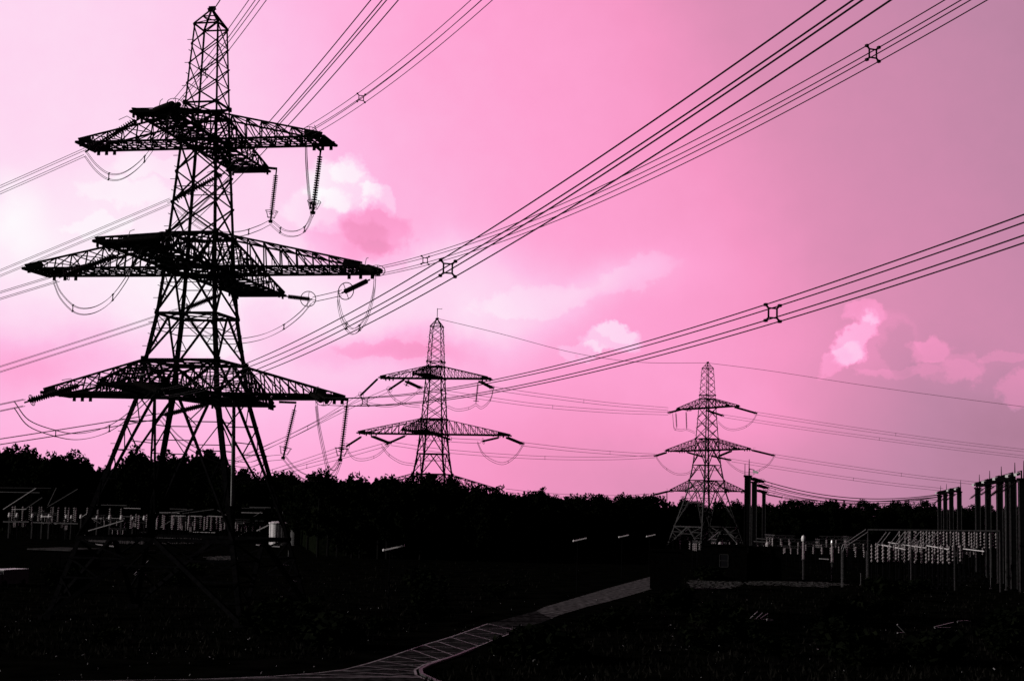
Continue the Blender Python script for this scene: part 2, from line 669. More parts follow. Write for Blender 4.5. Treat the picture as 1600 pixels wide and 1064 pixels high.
def crossarm_meshes(lv):
    """one arm reaching along local +x: chords, lacing, walkway"""
    L, w, zb, zt = ARM[lv]
    hb, ht = half(zb), half(zt)
    ch, la, wk = MB(), MB(), MB()
    c = .205 if lv > 1 else .19
    bot = lambda s, t: Vector((hb + (L - hb) * t, s * (hb + (w - hb) * t), zb))
    top = lambda s, t: Vector((ht + (L - .1 - ht) * t, s * (ht + (w - ht) * t), zt + (zb + .30 - zt) * t))
    for s in (-1, 1):
        ch.prism(bot(s, 0), bot(s, 1), c)
        ch.prism(top(s, 0), top(s, 1), c * .8)
        e = Vector((L, s * w, zb))
        ch.prism(e, e + Vector((.18, s * .1, 0)), c * .9)      # horn at each corner of the end
    ch.prism((L, -w - .1, zb), (L, w + .1, zb), c * 1.3)
    ch.prism((L - 1.1, -w, zb + .1), (L - 1.1, w, zb + .1), c)
    n = 9 if lv == 2 else 7
    for i in range(n):
        t0, t1 = i / n, (i + 1) / n
        for s in (-1, 1):
            if i > 0:
                la.prism(bot(s, t0), top(s, t0), .10)
            if i < n - 1:
                la.prism(top(s, t0), bot(s, t1), .09)
                tm = (t0 + t1) / 2
                if lv > 1:
                    la.prism(bot(s, tm), top(s, t0).lerp(bot(s, t1), .5), .06)
        la.prism(bot(-1, t0), bot(1, t1), .085)
        la.prism(bot(1, t0), bot(-1, t1), .085)
        la.prism(bot(-1, t1), bot(1, t1), .10)
        la.prism(top(-1, t0), top(1, t1), .08) if i % 2 else la.prism(top(1, t0), top(-1, t1), .08)
        if 0 < i < n - 1:
            la.prism(top(-1, t0), top(1, t0), .08)
            la.prism(top(-1, t0), bot(1, t0), .08)
    # floor bars: open near the tower, close set at the end
    t = .06
    while t < .99:
        p, q = bot(-1, t), bot(1, t)
        f = .08 if t < .6 else .17
        wk.prism(p + Vector((0, 0, .03)), q + Vector((0, 0, .03)), f, .06)
        t += (1.3 if t < .55 else .8 if t < .76 else .40) / (L - hb)
    for s in (-.5, 0, .5):
        wk.prism(bot(-1, .03).lerp(bot(1, .03), .5 + s * .5), bot(-1, .99).lerp(bot(1, .99), .5 + s * .5), .10, .08)
    # gusset plates where the strings hang
    for s in (-1, 1):
        for t in (.80, .88, .96):
            p = bot(s, t)
            wk.box(p - Vector((0, 0, .25)), .28, .12, .35)
        p0, p1 = bot(s, .86), bot(s, .99)
        q0, q1 = top(s, .88), top(s, .99)
        i = len(wk.v)
        off = Vector((0, s * .05, 0))
        for dd in (off, -off):
            wk.v += [p0 + dd, p1 + dd, q1 + dd, q0 + dd]
        wk.f += [(i, i + 1, i + 2, i + 3), (i + 7, i + 6, i + 5, i + 4)]
        for k in range(4):
            wk.f.append((i + k, i + 4 + k, i + 4 + (k + 1) % 4, i + (k + 1) % 4))
    return [m_.mesh(nm) for m_, nm in ((ch, 'crossarm'), (la, 'lacing'), (wk, 'walkway'))]


ARMM = {lv: crossarm_meshes(lv) for lv in (1, 2, 3)}
for ms in ARMM.values():
    for me in ms:
        me.materials.append(M['steel'])


def pylon(x, y, base, dz, phi, arms, label, lower='steel'):
    root = thing('pylon', label, 'pylon', (x, y, dz), phi, 'steel lattice pylons')
    for k in range(4):
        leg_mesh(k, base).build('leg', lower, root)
    for nm, sec in (('peak', 'peak'), ('upper_bracing', 'upper'), ('waist_bracing', 'waist'), ('base_bracing', 'base')):
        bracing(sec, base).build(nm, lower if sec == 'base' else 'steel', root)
    for lv in (1, 2, 3):
        for q in arms:
            ch, la, wk = ARMM[lv]
            a = link('crossarm', ch, root)
            a.rotation_euler = (0, 0, q * math.pi / 2)
            link('lacing', la, a)
            link('walkway', wk, a)
    return root


T1 = (-28.66, 140.0, -10.4, CAMZ, -.197)
T2 = (-16.1, 328.4, -4.57, CAMZ - 5.83, -.208)
T3 = (55.26, 433.7, -6.69, CAMZ - 3.71, -1.031)
p1 = pylon(*T1, (0, 1, 2, 3), 'huge black lattice pylon standing nearest, with four crossarms on each of three levels')
p2 = pylon(*T2, (0, 2, 3), 'middle-sized lattice pylon standing behind dark trees, its foot hidden by them')
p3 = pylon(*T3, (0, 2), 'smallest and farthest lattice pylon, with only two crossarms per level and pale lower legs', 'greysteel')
rb = MB()
for (px, y0, y1, yy) in ((242, 620, 800, 138.2), (365, 626, 790, 132.5)):
    rb = MB()
    rb.tube([p1.matrix_basis.inverted() @ at(px, y0, yy), p1.matrix_basis.inverted() @ at(px - (3 if px > 300 else 0), y1, yy)], .12, 8)
    tag(rb.build('riser_pipe', 'galv' if px > 300 else 'steel', p1), 'pale vertical pipe beside the near leg' if px > 300 else 'dark vertical pipe inside the left leg')
# antenna on the second pylon's peak
ab = MB()
ab.prism((0, 0, 45.3), (0, 0, 47.6), .12)
ab.prism((0, 0, 47.5), (1.0, 0, 47.45), .08)
ab.prism((1.0, 0, 47.4), (1.0, 0, 47.6), .06)
ab.build('antenna', 'steel', p2)


# ------------------------------------------------------------------ insulator strings
def shed_mesh(length, nd, r, name):
    b = MB()
    prof = [(.05, 0)]
    st = length / nd
    for i in range(nd):
        z = (i + .15) * st
        prof += [(.07, z), (r, z + st * .2), (r * .95, z + st * .42), (.08, z + st * .58)]
    prof.append((.05, length))
    b.lathe(prof, 9)
    me = b.mesh(name)
    me.materials.append(M['insul'])
    return me


STD = 5.0
SHED = {'long': shed_mesh(STD, 21, .25, 'shed_stack'), 'dense': shed_mesh(STD, 30, .24, 'shed_stack')}


def ring_mesh():
    b = MB()
    b.ring((0, 0, 0), (1, 0, 0), (0, 1, 0), .62, .035, 20)
    for k in range(4):
        a = math.pi / 2 * k
        d = Vector((math.cos(a), math.sin(a), 0))
        b.prism(d * .08, d * .62, .04)
    me = b.mesh('corona_ring')
    me.materials.append(M['wire'])
    return me


def cage_mesh():
    b = MB()
    b.ring((0, 0, .55), (1, 0, 0), (0, 1, 0), .62, .03, 20)
    b.ring((0, 0, -.1), (1, 0, 0), (0, 1, 0), .36, .03, 16)
    for k in range(6):
        a = math.pi / 3 * k
        d = Vector((math.cos(a), math.sin(a), 0))
        b.prism(d * .62 + Vector((0, 0, .55)), d * .36 + Vector((0, 0, -.1)), .035)
    b.prism((0, 0, -.5), (0, 0, .2), .16)
    b.box((0, 0, -.5), .34, .34, .26)
    me = b.mesh('corona_cage')
    me.materials.append(M['wire'])
    return me


RING, CAGE = ring_mesh(), cage_mesh()


def string(p, q, label, group, n=1, kind='long', cap='ring'):
    """insulator string from the steelwork p to the live end q"""
    p, q = Vector(p), Vector(q)
    d = q - p
    root = bpy.data.objects.new('insulator_string', None)
    COL.objects.link(root)
    root.location = p
    root.rotation_mode = 'QUATERNION'
    root.rotation_quaternion = d.to_track_quat('Z', 'Y')
    tag(root, label, 'insulator', group)
    ln = d.length
    pad = min(.5, ln * .1)
    yk = MB()
    offs = [0] if n == 1 else [-.27, .27]
    yk.prism((0, 0, 0), (0, 0, pad), .12)
    ye = MB()
    ye.prism((0, 0, ln - pad), (0, 0, ln), .12)
    if n > 1:
        yk.prism((-.4, 0, pad), (.4, 0, pad), .16)
        ye.prism((-.4, 0, ln - pad), (.4, 0, ln - pad), .18)
    yk.build('yoke', 'wire', root)
    ye.build('line_clamp', 'wire', root)
    for o in offs:
        s = link('shed_stack', SHED[kind], root)
        s.location = (o, 0, pad)
        s.scale = (1, 1, (ln - 2 * pad) / STD)
    if cap == 'ring':
        r_ = link('corona_ring', RING, root)
        r_.location = (0, 0, ln - pad - .15)
        if n > 1:
            r_.scale = (1.1, .75, 1)
        if 'ringed' in label:
            r_.rotation_euler = (0, math.pi / 2, 0)
            r_.scale = (1.25, 1.25, 1)
    elif cap == 'cage':
        r_ = link('corona_cage', CAGE, root)
        r_.location = (0, 0, ln - .35)
        r_.rotation_euler = (math.pi, 0, 0)
    if n > 1:   # arcing horn
        hb = MB()
        hb.tube([(0, .1, pad), (0, .75, pad + .35), (0, .85, pad + 1.1)], .03, 5)
        hb.build('arcing_horn', 'galv', root)
    return root


# ------------------------------------------------------------------ conductors
def spacer_mesh(s):
    b = MB()
    h = s * .30
    c = [Vector((a * h, 0, e * h)) for a, e in ((-1, -1), (1, -1), (1, 1), (-1, 1))]
    for k in range(4):
        b.prism(c[k], c[(k + 1) % 4], .055)
        o = c[k] * (s / 2 / h)
        b.prism(c[k], o, .06)
        b.box(o, .11, .16, .11)
    me = b.mesh('spacer')
    me.materials.append(M['wire'])
    return me


SP = .62
SPM = spacer_mesh(SP)


def catmull(pts, n=8):
    pts = [Vector(p) for p in pts]
    P = [pts[0] * 2 - pts[1]] + pts + [pts[-1] * 2 - pts[-2]]
    out = []
    for i in range(1, len(P) - 2):
        a, b, c, d = P[i - 1], P[i], P[i + 1], P[i + 2]
        for k in range(n):
            t = k / n
            out.append(.5 * ((2 * b) + (c - a) * t + (2 * a - 5 * b + 4 * c - d) * t * t + (3 * b - a - 3 * c + d) * t ** 3))
    out.append(P[-2])
    return out


def bundle(name, pts, label, cat, group, sp_at=(), s=SP, n=4, r=.032, side=None):
    """a run of n parallel conductors along pts, held by spacers"""
    o0 = pts[0].copy()
    root = thing(name, label, cat, o0, 0, group)
    ch = (pts[-1] - pts[0])
    hz = Vector((ch.x, ch.y, 0)) if side is None else Vector(side)
    hz.normalize()
    nn = Vector((-hz.y, hz.x, 0))
    up = Vector((0, 0, 1))
    offs = [nn * (a * s / 2) + up * (b * s / 2) for a, b in ((-1, -1), (1, -1), (1, 1), (-1, 1))] if n == 4 else [up * (-s / 2), up * (s / 2)] if n == 2 else [Vector()]
    for of in offs:
        b = MB()
        b.tube([p - o0 + of for p in pts], r, 5)
        b.build('conductor', 'wire', root)
    for k in sp_at:
        i = int(k * (len(pts) - 1))
        sp = link('spacer', SPM, root)
        sp.location = pts[i] - o0
        sp.rotation_euler = (0, 0, math.atan2(nn.y, nn.x))
        if n == 2:
            sp.scale = (.15, 1, s / SP)
        else:
            sp.scale = (s / SP,) * 3
    return root


GC = 'conductor bundles'
GI = 'insulator strings on the nearest pylon'
LV = {1: 'top', 2: 'middle', 3: 'bottom'}
ca, sa = math.cos(T1[4]), math.sin(T1[4])


def t1(a, b, z):
    """nearest pylon's own axes: a along the right arm, b along the near arm"""
    return Vector((T1[0] + a * ca + b * sa, T1[1] + a * sa - b * ca, z + CAMZ))


# spans running from the nearest pylon over the viewer's right shoulder: arm end, live end, heading, slope, curve
SPANS = {
    'a': (t1(.5, 11.9, 32.57), (277, 162, 122.5), .3604, -.0644, .000783, 'near', 1),
    'b': (t1(.2, 16.2, 20.7), (262, 371, 118.5), .3628, -.0212, .000556, 'near', 2),
    'c': (t1(11.3, 1.8, 32.57), (482, 206, 131), .3864, -.0726, .001291, 'right', 1),
    'd': (t1(16.2, 2.2, 20.7), (592, 424, 129), .3956, -.0711, .001111, 'right', 2),
    'e': (t1(.6, 13.5, 9.4), (258, 614, 121), .3856, -.0353, .000810, 'near', 3),
    'f': (t1(12.2, 2.4, 9.4), (508, 627, 131), .3475, -.0683, .000765, 'right', 3)}


def proj(p):
    v = CAM_M.transposed() @ (Vector(p) - Vector((0, 0, CAMZ)))
    return (800 + FPX * v.x / -v.z, 532 - FPX * v.y / -v.z)


def span_pts(P0, th, a, b, t0, t1_, n):
    return [Vector((P0.x + math.sin(th) * t, P0.y - math.cos(th) * t, P0.z + a * t + b * t * t)) for t in [t0 + (t1_ - t0) * i / n for i in range(n + 1)]]


SPX = {'a': [(318, 113)], 'b': [], 'c': [(567, 152)], 'd': [(667, 406), (1354, 88)], 'e': [(692, 419)], 'f': [(572, 629), (1205, 488)]}
for k, (PA, st_, th, a, cb_, where, lv) in SPANS.items():
    P0 = at(*st_)
    string(PA, P0, 'double insulator string pulling towards the viewer, %s crossarm, %s level, nearest pylon' % (where, LV[lv]), GI, 2, 'dense', 'ring')
    pts = span_pts(P0, th, a, cb_, 0, 200, 240)
    sps = []
    for s_ in SPX[k]:
        best = min(range(len(pts)), key=lambda i: (abs(proj(pts[i])[0] - s_[0]) + abs(proj(pts[i])[1] - s_[1])) if pts[i].y > 5 else 1e9)
        sps.append(best / (len(pts) - 1))
    bundle('conductor_bundle', pts, 'conductor bundle rising to the upper right from the nearest pylon, %s crossarm, %s level' % (where, LV[lv]), 'power line', GC, sps, r=.026)

# spans running down to the left out of the picture
LEFT = [(1, 'near', 128, (219, 185), (133, 238), (0, 297)), (2, 'near', 126, (188, 397), (92, 434), (0, 462)), (3, 'near', 128, (130, 600), (38, 629), (0, 637)),
        (1, 'far', 151, (352, 270), (266, 315), (0, 427)), (2, 'far', 155, (345, 460), (286, 484), (0, 577)), (3, 'far', 153, (330, 630), (250, 650), (0, 690))]
for lv, wh, Y, a, b, c in LEFT:
    P, Q, E = at(*a, Y), at(*b, Y), at(*c, Y)
    string(P, Q, 'double insulator string slanting left from the %s crossarm, %s level of the nearest pylon' % (wh, LV[lv]), GI, 2, 'long', 'ring')
    d = E - Q
    pts = [Q + d * t + Vector((0, 0, .0009 * (t * d.length) ** 2 * .6 - .0009 * .6 * d.length ** 2 * t)) for t in [i / 6 * (1 if i < 7 else 1) for i in range(7)] + [1.6, 2.4, 3.4]]
    bundle('conductor_bundle', pts, 'conductor bundle running to the left edge from the %s crossarm, %s level, nearest pylon' % (wh, LV[lv]), 'power line', GC, (), s=.55, r=.024)

# jumper loops of the nearest pylon (points: px, py, distance)
J = [
    ('jumper loop hanging below the left crossarm at the top level of the nearest pylon', [(133, 240, 128), (150, 262, 128), (170, 276, 128), (192, 275, 128), (218, 257, 128), (240, 230, 128), (257, 200, 127), (268, 172, 126)], (.3, .62)),
    ('jumper loop hanging below the left crossarm at the middle level of the nearest pylon', [(84, 437, 126), (95, 462, 126), (118, 484, 126), (145, 485, 126), (172, 469, 126), (196, 438, 126), (213, 405, 125), (225, 380, 123)], (.28, .6)),
    ('long shallow jumper loop below the left crossarm at the bottom level of the nearest pylon', [(22, 632, 128), (45, 661, 128), (87, 677, 128), (122, 682, 128), (160, 674, 128), (192, 656, 128), (230, 622, 127), (250, 602, 126)], (.3, .62)),
    ('steep jumper hanging from the right crossarm at the top level of the nearest pylon', [(478, 218, 136), (479, 255, 136.5), (482, 295, 137.5), (486, 325, 138.5), (489, 335, 139)], (.72,)),
    ('short jumper bow slung between two hanging insulator strings at the top level', [(489, 333, 139), (478, 356, 142), (463, 365, 145), (445, 364, 148), (432, 355, 150), (423, 347, 151)], (.25, .7)),
    ('jumper passing behind the nearest pylon between its top and middle levels', [(423, 347, 151), (403, 357, 151.5), (372, 366, 152), (335, 364, 152), (300, 345, 151.5), (268, 317, 151)], (.3,)),
    ('deep U-shaped jumper below the end of the right crossarm at the middle level', [(586, 432, 134), (583, 462, 135), (571, 500, 136), (552, 518, 137), (537, 503, 138), (529, 475, 138.5), (529, 458, 139)], (.42, .62)),
    ('short level link of conductors between two slanting insulator strings at the middle level', [(533, 458, 139), (512, 463, 147), (489, 468, 155)], ()),
    ('long jumper curving behind the nearest pylon below its middle level', [(487, 470, 155), (468, 492, 155), (438, 514, 155), (400, 529, 155), (350, 533, 155), (310, 515, 155), (286, 486, 155)], (.32,)),
    ('steep jumper hanging from the right crossarm at the bottom level of the nearest pylon', [(494, 630, 136), (498, 665, 137), (506, 705, 138), (513, 733, 139), (524, 738, 139.8), (533, 718, 140)], (.6,)),
    ('jumper bow slung between two hanging insulator strings just above the trees', [(532, 718, 140), (517, 737, 143), (492, 748, 146), (466, 739, 150), (443, 714, 153)], (.3,)),
    ('jumper passing behind the legs of the nearest pylon above the trees', [(443, 714, 153), (415, 717, 153), (386, 726, 153), (335, 716, 153), (285, 690, 153), (250, 652, 153)], (.2,)),
]
for lb, pp, sps in J:
    pts = catmull([at(*p) for p in pp], 6)
    bundle('jumper_loop', pts, lb, 'power line', 'jumper loops', sps, s=.5, r=.022, side=(1, .4, 0))

PIL = [((501, 236, 139.5), (489, 330, 139), 'insulator string hanging below the tip of the right crossarm, top level', 'cage'),
       ((432, 266, 151), (423, 344, 151), 'insulator string hanging below the tip of the far crossarm, top level', 'cage'),
       ((578, 437, 138), (534, 458, 139), 'slanting ringed insulator string under the right crossarm, middle level', 'ring'),
       ((446, 463, 155), (488, 468, 155), 'nearly level ringed insulator string off the far crossarm, middle level', 'ring'),
       ((543, 626, 140), (532, 716, 140), 'insulator string hanging from the tip of the right crossarm, bottom level', 'cage'),
       ((462, 632, 153), (443, 713, 153), 'insulator string hanging from the tip of the far crossarm, bottom level', 'cage')]
for a, b, lb, cap in PIL:
    string(at(*a), at(*b), lb + ' of the nearest pylon', GI, 1, 'long' if cap == 'cage' else 'dense', cap)
inv = (Matrix.Translation(Vector((T1[0], T1[1], T1[3]))) @ Matrix.Rotation(T1[4], 4, 'Z')).inverted()
for a, b in (((488, 224, 139), (502, 236, 139.5)), ((412, 262, 151), (433, 264, 151)), ((436, 628, 153), (463, 629, 153)), ((536, 621, 140), (544, 624, 140))):
    br = MB()
    br.prism(inv @ at(*a), inv @ at(*b), .22)
    br.build('string_bracket', 'steel', p1)


# --- second and third pylons' strings, spans and loops
def run(pp, n=10):
    return catmull([at(*p) for p in pp], n)


G2, G3 = 'insulator strings on the second pylon', 'insulator strings on the farthest pylon'
for a, b, n, lb in [
    ((591, 591, 325), (562, 619, 318), 1, 'thin string slanting down left from the left crossarm, top level of the second pylon'),
    ((633, 592, 318), (606, 610, 312), 1, 'thin string slanting down left from the near crossarm, top level of the second pylon'),
    ((565, 682, 325), (540, 698, 318), 1, 'thin string slanting down left from the left crossarm, middle level of the second pylon'),
    ((635, 680, 314), (601, 695, 310), 1, 'thin string slanting down left from the near crossarm, middle level of the second pylon'),
    ((633, 595, 318), (659, 607, 323), 2, 'thick double string slanting down right from the near crossarm, top level of the second pylon'),
    ((748, 595, 328), (771, 607, 333), 2, 'thick double string slanting down right from the right crossarm, top level of the second pylon'),
    ((747, 597, 328), (743.5, 631, 328), 1, 'string hanging straight down below the right crossarm, top level of the second pylon'),
    ((580, 681, 328), (611, 693, 334), 2, 'thick double string slanting down right from the left crossarm, middle level of the second pylon'),
    ((791, 683, 327), (818, 694, 333), 2, 'thick double string slanting down right from the right crossarm, middle level of the second pylon'),
    ((676, 678, 315), (705, 687, 320), 1, 'string reaching right from the near crossarm, middle level of the second pylon'),
    ((782, 683, 327), (751, 690, 325), 1, 'string slanting down left from the right crossarm, middle level of the second pylon'),
    ((640, 590, 318), (634, 604, 318), 1, 'short string under the near crossarm, top level of the second pylon')]:
    string(at(*a), at(*b), lb, G2, n, 'dense', 'ring')
for a, b, n, lb in [
    ((1148, 636, 424), (1183, 646, 430), 2, 'double string reaching right from the right crossarm, top level of the farthest pylon'),
    ((1104, 641, 440), (1131, 650, 445), 2, 'double string reaching right from behind the body, top level of the farthest pylon'),
    ((1071, 638, 440), (1044, 645, 432), 2, 'double string reaching left from the left crossarm, top level of the farthest pylon'),
    ((1056, 644, 438), (1057.5, 669, 438), 1, 'outer string hanging below the left crossarm, top level of the farthest pylon'),
    ((1072, 642, 440), (1073, 671, 440), 1, 'inner string hanging below the left crossarm, top level of the farthest pylon'),
    ((1041, 707, 444), (1023, 712.5, 438), 2, 'double string reaching left from the left crossarm, middle level of the farthest pylon'),
    ((1174, 703, 422), (1211, 712, 428), 2, 'double string reaching right from the right crossarm, middle level of the farthest pylon'),
    ((1110, 712, 436), (1143, 719, 440), 2, 'double string reaching right from behind the body, middle level of the farthest pylon'),
    ((1072, 706, 440), (1100, 714, 442), 2, 'drooping double string under the left crossarm, middle level of the farthest pylon'),
    ((1144, 704, 426), (1122, 713, 430), 2, 'drooping double string under the right crossarm, middle level of the farthest pylon'),
    ((1046, 767, 442), (1022, 773, 436), 2, 'double string reaching left from the left crossarm, bottom level of the farthest pylon'),
    ((1042, 768, 442), (1042, 783, 442), 1, 'string hanging below the left crossarm, bottom level of the farthest pylon')]:
    string(at(*a), at(*b), lb, G3, n, 'dense', 'ring' if n == 2 else None)

FAR = [
    ([(562, 619, 318), (480, 668, 312), (366, 722, 305), (300, 748, 300)], 'twin conductors sloping down left from the left crossarm, top level of the second pylon'),
    ([(606, 610, 312), (544, 637, 310), (440, 688, 304), (340, 730, 300)], 'twin conductors sloping down left from the near crossarm, top level of the second pylon'),
    ([(540, 698, 318), (470, 722, 312), (400, 744, 306), (340, 758, 300)], 'twin conductors sloping down left from the left crossarm, middle level of the second pylon'),
    ([(601, 695, 310), (540, 712, 306), (440, 738, 300), (340, 760, 296)], 'twin conductors sloping down left from the near crossarm, middle level of the second pylon'),
    ([(659, 607, 323), (747, 620.5, 345), (850, 634.5, 372), (960, 643, 400), (1044, 646, 432)], 'lower twin conductors at the top level between the second and the farthest pylon'),
    ([(771, 607, 333), (850, 618.5, 355), (950, 631, 390), (1044, 639, 432)], 'upper twin conductors at the top level between the second and the farthest pylon'),
    ([(611, 693, 334), (700, 705, 350), (836, 714.5, 385), (950, 716, 415), (1023, 713, 438)], 'lower twin conductors at the middle level between the second and the farthest pylon'),
    ([(818, 694, 333), (900, 703, 365), (980, 709, 400), (1023, 711, 438)], 'upper twin conductors at the middle level between the second and the farthest pylon'),
    ([(1183, 646, 430), (1285, 662, 440), (1386, 676.7, 450), (1500, 692, 462), (1620, 706, 474)], 'upper twin conductors leaving the farthest pylon to the right, top level'),
    ([(1131, 650, 445), (1240, 667, 455), (1359, 683.5, 466), (1480, 699.5, 478), (1620, 716, 490)], 'lower twin conductors leaving the farthest pylon to the right, top level'),
    ([(1211, 712, 428), (1300, 726, 434), (1398, 740, 440), (1470, 749, 444), (1526, 755, 448)], 'upper twin conductors running from the farthest pylon to the gantry, middle level'),
    ([(1143, 719, 440), (1230, 733, 444), (1323, 747, 448), (1400, 757, 452), (1474, 765, 456)], 'lower twin conductors running from the farthest pylon to the gantry, middle level'),
    ([(1022, 773, 436), (960, 776, 420), (860, 773, 395), (790, 766, 360)], 'twin conductors just above the treetops left of the farthest pylon'),
    ([(705, 687.5, 320), (728, 688.8, 322), (751, 689.6, 325)], 'short level link of conductors beside the body of the second pylon'),
]
for pp, lb in FAR:
    bundle('conductor_bundle', run(pp, 8), lb, 'power line', GC, (.55,) if len(pp) > 3 else (), s=.75, n=2, r=.045)
LOOPS = [
    ([(771, 607, 333), (766, 625, 333), (753, 637, 331), (743.5, 632, 328)], 'small jumper loop below the right crossarm, top level of the second pylon'),
    ([(743.5, 632, 328), (732, 638, 328), (714, 640.5, 328), (699, 635, 328)], 'shallow jumper reaching the body of the second pylon below its top level'),
    ([(818, 694, 333), (806, 712, 333), (789, 723.5, 331), (772, 721, 329), (755, 709, 326), (746, 691, 325)], 'deep jumper loop below the right crossarm, middle level of the second pylon'),
    ([(596, 696, 310), (608, 711, 312), (627, 722.5, 316), (648, 726, 320)], 'jumper curving right into the legs of the second pylon'),
    ([(608, 694, 332), (590, 711, 328), (569, 718, 324), (552, 715, 320), (541, 700, 318)], 'shallow jumper loop below the left crossarm, middle level of the second pylon'),
    ([(606, 611, 312), (617, 624, 314), (633, 632, 317), (656, 635, 320)], 'jumper curving right into the body of the second pylon, top level'),
    ([(658, 608, 322), (637, 624, 320), (621, 632, 318), (600, 634, 316), (575, 630, 316), (563, 620, 318)], 'shallow jumper loop below the left crossarm, top level of the second pylon'),
    ([(1183, 646, 430), (1175, 659, 430), (1162, 668, 431), (1145, 671.5, 433), (1132, 668, 436), (1122, 659, 440)], 'jumper loop right of the body, top level of the farthest pylon'),
    ([(1051, 646, 436), (1053, 668, 437), (1057, 671, 438), (1065, 672, 439), (1073, 671, 440), (1086, 676, 442)], 'jumper slung from two hanging strings, top level of the farthest pylon'),
    ([(1210, 713, 428), (1200, 726, 428), (1181, 737, 430), (1162, 738, 433), (1144, 728, 436), (1131, 714, 440)], 'jumper loop right of the body, middle level of the farthest pylon'),
    ([(1025, 714, 438), (1037, 729, 440), (1055, 740, 442), (1071, 740.5, 443), (1079, 737, 443)], 'jumper loop left of the body, middle level of the farthest pylon')]
for pp, lb in LOOPS:
    bundle('jumper_loop', run(pp, 7), lb, 'power line', 'jumper loops', (.35,), s=.45, n=2, r=.045)
# earth wires from peak to peak
for pp, r, lb in [
    ([(332, 18, 140), (339, 8, 134), (352, -12, 124)], .05, 'thin earth wire leaving the tip of the nearest pylon towards the viewer'),
    ([(684, 498, 328), (780, 521, 352), (900, 552, 385), (1000, 566, 410), (1105, 567, 433)], .055, 'thin earth wire between the tips of the second and the farthest pylon'),
    ([(1105, 567, 433), (1200, 579, 440), (1350, 602, 450), (1480, 620, 460), (1620, 638, 470)], .055, 'thin earth wire from the tip of the farthest pylon to the right edge')]:
    pts = run(pp, 8)
    b = MB()
    b.tube([p - pts[0] for p in pts], r, 5)
    o = b.build('earth_wire', 'wire')
    o.location = pts[0]
    tag(o, lb, 'power line', 'earth wires')

# ------------------------------------------------------------------ trees
def crown(kind, seed, H):
    rnd = random.Random(seed)
    b = MB()

    def leaf(c, s):
        a = Vector((rnd.gauss(0, 1), rnd.gauss(0, 1), rnd.gauss(0, 1))).normalized()
        u = a.cross(Vector((rnd.gauss(0, 1), rnd.gauss(0, 1), rnd.gauss(0, 1)))).normalized()
        b.quad(c, a * s * rnd.uniform(.6, 1.2), u * s * rnd.uniform(.35, .8))

    if kind == 'fir':
        n = 15
        for i in range(n):
            t = i / n
            z = H * (.12 + .86 * t)
            r = (1 - t) ** .85 * H * .20 + .25
            nb = max(4, int(12 * (1 - t)) + 3)
            for k in range(nb):
                a = rnd.uniform(0, 6.283)
                rr = r * rnd.uniform(.7, 1.2)
                for q in range(9):
                    f = rnd.uniform(.1, 1)
                    leaf(Vector((math.cos(a) * rr * f + rnd.gauss(0, .2), math.sin(a) * rr * f + rnd.gauss(0, .2), z - f * rr * .28 + rnd.gauss(0, .18))), .36)
        for k in range(14):
            leaf(Vector((rnd.gauss(0, .12), rnd.gauss(0, .12), H * rnd.uniform(.93, 1.02))), .28)
    else:
        ncl = 38
        wid = H * (.36 if kind == 'round' else .25)
        for i in range(ncl):
            t = rnd.uniform(0, 1)
            z = H * (.28 + .66 * t)
            prof = math.sin(math.pi * min(1, .22 + .78 * t)) ** .6
            a, rr = rnd.uniform(0, 6.283), wid * prof * math.sqrt(rnd.uniform(0, 1))
            c = Vector((math.cos(a) * rr, math.sin(a) * rr, z))
            cr = H * rnd.uniform(.04, .095)
            for q in range(90):
                d = Vector((rnd.gauss(0, 1), rnd.gauss(0, 1), rnd.gauss(0, .8)))
                d = d.normalized() * cr * rnd.uniform(.2, 1.15)
                leaf(c + d, .27)
        for i in range(34):      # loose twigs out of the outline
            a = rnd.uniform(0, 6.283)
            t = rnd.uniform(.5, 1)
            c = Vector((math.cos(a) * wid * .8 * (1.2 - t), math.sin(a) * wid * .8 * (1.2 - t), H * (.4 + .58 * t)))
            for q in range(10):
                leaf(c + Vector((rnd.gauss(0, .25), rnd.gauss(0, .25), q * .12)), .24)
    me = b.mesh('crown')
    me.materials.append(M['leaf'])
    return me


def trunk_mesh(H, seed):
    rnd = random.Random(seed)
    b = MB()
    b.tube([(0, 0, -.2), (rnd.uniform(-.1, .1), .05, H * .3), (rnd.uniform(-.2, .2), 0, H * .6), (0, 0, H * .9)], .26, 6, .06)
    for k in range(6):
        a = rnd.uniform(0, 6.283)
        z = H * rnd.uniform(.3, .7)
        d = Vector((math.cos(a), math.sin(a), .7))
        b.tube([(0, 0, z), Vector((0, 0, z)) + d * H * .1, Vector((0, 0, z)) + d * H * .17], .09, 5, .03)
    me = b.mesh('trunk')
    me.materials.append(M['bark'])
    return me


KINDS = [('fir', 1), ('fir', 2), ('round', 3), ('round', 4), ('round', 5), ('tall', 6), ('tall', 7), ('tall', 8), ('round', 9)]
TH = 16.0
CR = [(k, crown(k, s * 13, TH), trunk_mesh(TH, s)) for k, s in KINDS]


def tree(x, y, h, kind_i, rnd, label, group):
    k, cm, tm = CR[kind_i]
    root = thing('conifer_tree' if k == 'fir' else 'broadleaf_tree', label, 'tree', (x, y, 0), rnd.uniform(0, 6.28), group)
    s = h / TH
    root.scale = (s * rnd.uniform(.9, 1.2),) * 2 + (s,)
    link('trunk', tm, root)
    link('crown', cm, root)


